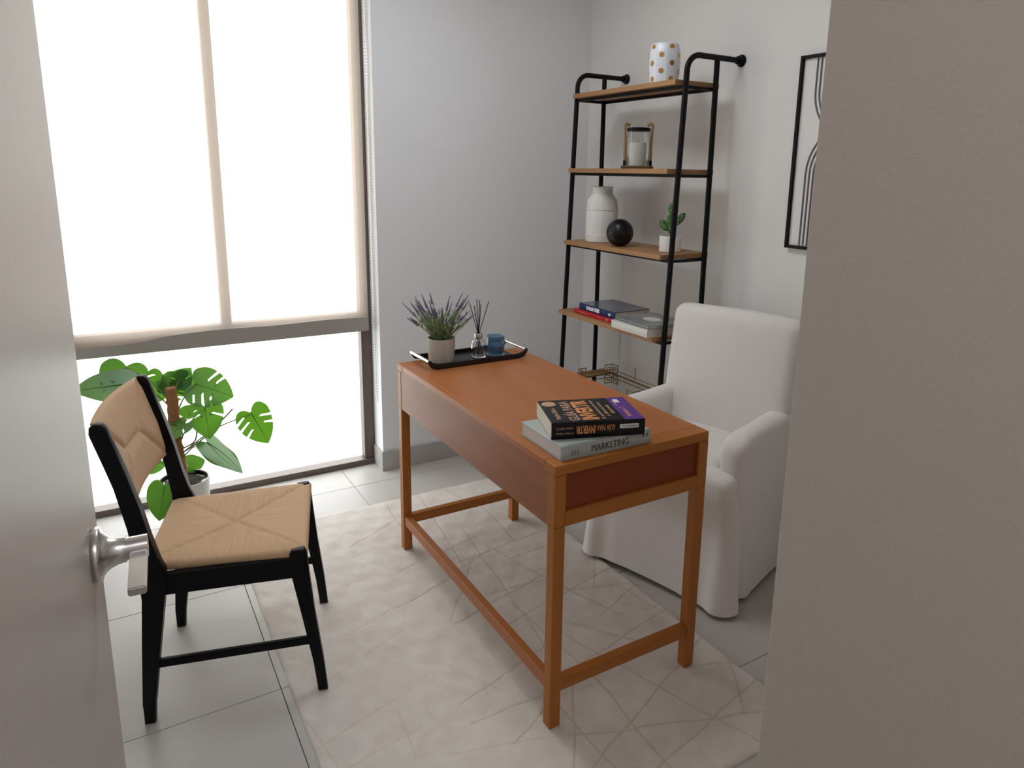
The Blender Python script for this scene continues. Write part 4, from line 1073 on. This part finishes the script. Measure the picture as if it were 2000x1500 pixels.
def add_leaf(B, T, wr, nrm, splits, holes, seed, frm=None, fold=0.18, droop=0.25, lab=None):
    B, T = Vector(B), Vector(T); y = T - B; L = y.length; y.normalize()
    z = Vector(nrm); z = (z - y * z.dot(y)).normalized(); x = y.cross(z)
    me = leaf_mesh(wr, splits, holes, seed, fold, droop)
    M_ = Matrix(((x.x * L, y.x * L, z.x * L, B.x), (x.y * L, y.y * L, z.y * L, B.y), (x.z * L, y.z * L, z.z * L, B.z), (0, 0, 0, 1)))
    me.transform(Matrix.Translation(-PC) @ M_)
    lf = link('leaf', me, MT['leaf'], mo)
    if frm is not None:
        f = Vector(frm); mid = (f + B) / 2 + Vector((0, 0, -0.03 if f.z > B.z else 0.02))
        pts = smooth_path([f - PC, mid - PC, B - PC + y * 0.01], 6)
        bm = NB(); tube(bm, pts, [0.0032 - 0.0012 * i / (len(pts) - 1) for i in range(len(pts))], 7); fin('petiole', bm, MT['petiole'], lf)
POLE = lambda z: (-0.724, 1.738, z)
CAMN = (-0.05, -0.92, 0.38)
add_leaf((-0.866, 1.74, 0.632), (-1.056, 1.70, 0.648), 0.70, (0.0, -0.80, 0.60), SPL[1:2], HOL, 1, POLE(0.50), 0.05, 0.2)
add_leaf((-0.874, 1.83, 0.685), (-0.915, 1.79, 0.565), 1.30, (0.1, -0.95, 0.25), [], HOL, 2, POLE(0.52), 0.08, 0.15)
add_leaf((-0.748, 1.80, 0.640), (-0.782, 1.78, 0.525), 1.00, (-0.1, -0.95, 0.2), SPL[:1], HOL[:2], 3, POLE(0.50))
add_leaf((-0.738, 1.79, 0.560), (-0.640, 1.81, 0.650), 0.85, (0.3, -0.8, 0.5), SPL[:2], HOL[:1], 4, POLE(0.47), 0.12, 0.3)
add_leaf((-0.640, 1.74, 0.600), (-0.500, 1.70, 0.535), 1.06, (0.05, -0.90, 0.42), SPL, HOL[2:], 5, POLE(0.46), 0.04, 0.12)
add_leaf((-0.612, 1.72, 0.505), (-0.606, 1.68, 0.372), 1.00, (0.05, -0.97, 0.2), SPL[:2], HOL[:2], 6, POLE(0.34), 0.1, 0.15)
add_leaf((-0.437, 1.72, 0.450), (-0.372, 1.70, 0.302), 0.92, (0.15, -0.95, 0.2), SPL[:3], [], 7, POLE(0.30), 0.06, 0.1)
add_leaf((-0.620, 1.68, 0.362), (-0.478, 1.62, 0.243), 0.92, (0.45, -0.25, 0.85), [], [], 8, POLE(0.27), 0.05, 0.35)
add_leaf((-0.648, 1.80, 0.460), (-0.712, 1.82, 0.472), 0.95, (0.1, -0.75, 0.65), [], [], 9, POLE(0.36))
add_leaf((-0.690, 1.70, 0.450), (-0.790, 1.64, 0.410), 0.70, (-0.2, -0.55, 0.8), SPL[1:2], HOL[:1], 10, POLE(0.42))
add_leaf((-0.690, 1.82, 0.222), (-0.612, 1.85, 0.222), 1.0, (0.0, -0.8, 0.6), [], [], 11, (-0.70, 1.75, 0.18))
add_leaf((-0.789, 1.61, 0.236), (-0.822, 1.57, 0.108), 0.86, (-0.15, -0.98, 0.15), [], [], 12, (-0.745, 1.72, 0.19), 0.05, 0.12)
add_leaf((-0.786, 1.80, 0.270), (-0.832, 1.78, 0.225), 0.8, (-0.2, -0.9, 0.3), [], [], 13, (-0.73, 1.76, 0.19))
add_leaf((-0.700, 1.80, 0.612), (-0.610, 1.80, 0.540), 0.85, (0.0, -0.85, 0.5), SPL[1:2], HOL[:1], 14, POLE(0.5))
for (a, b, c) in (((-0.716, 1.73, 0.33), (-0.66, 1.72, 0.36), (-0.646, 1.72, 0.43)), ((-0.716, 1.73, 0.31), (-0.62, 1.72, 0.37), (-0.505, 1.72, 0.475))):
    bm = NB(); tube(bm, smooth_path([Vector(a) - PC, Vector(b) - PC, Vector(c) - PC], 6), 0.003, 7); fin('aerial_stem', bm, MT['brownstem'], mo)
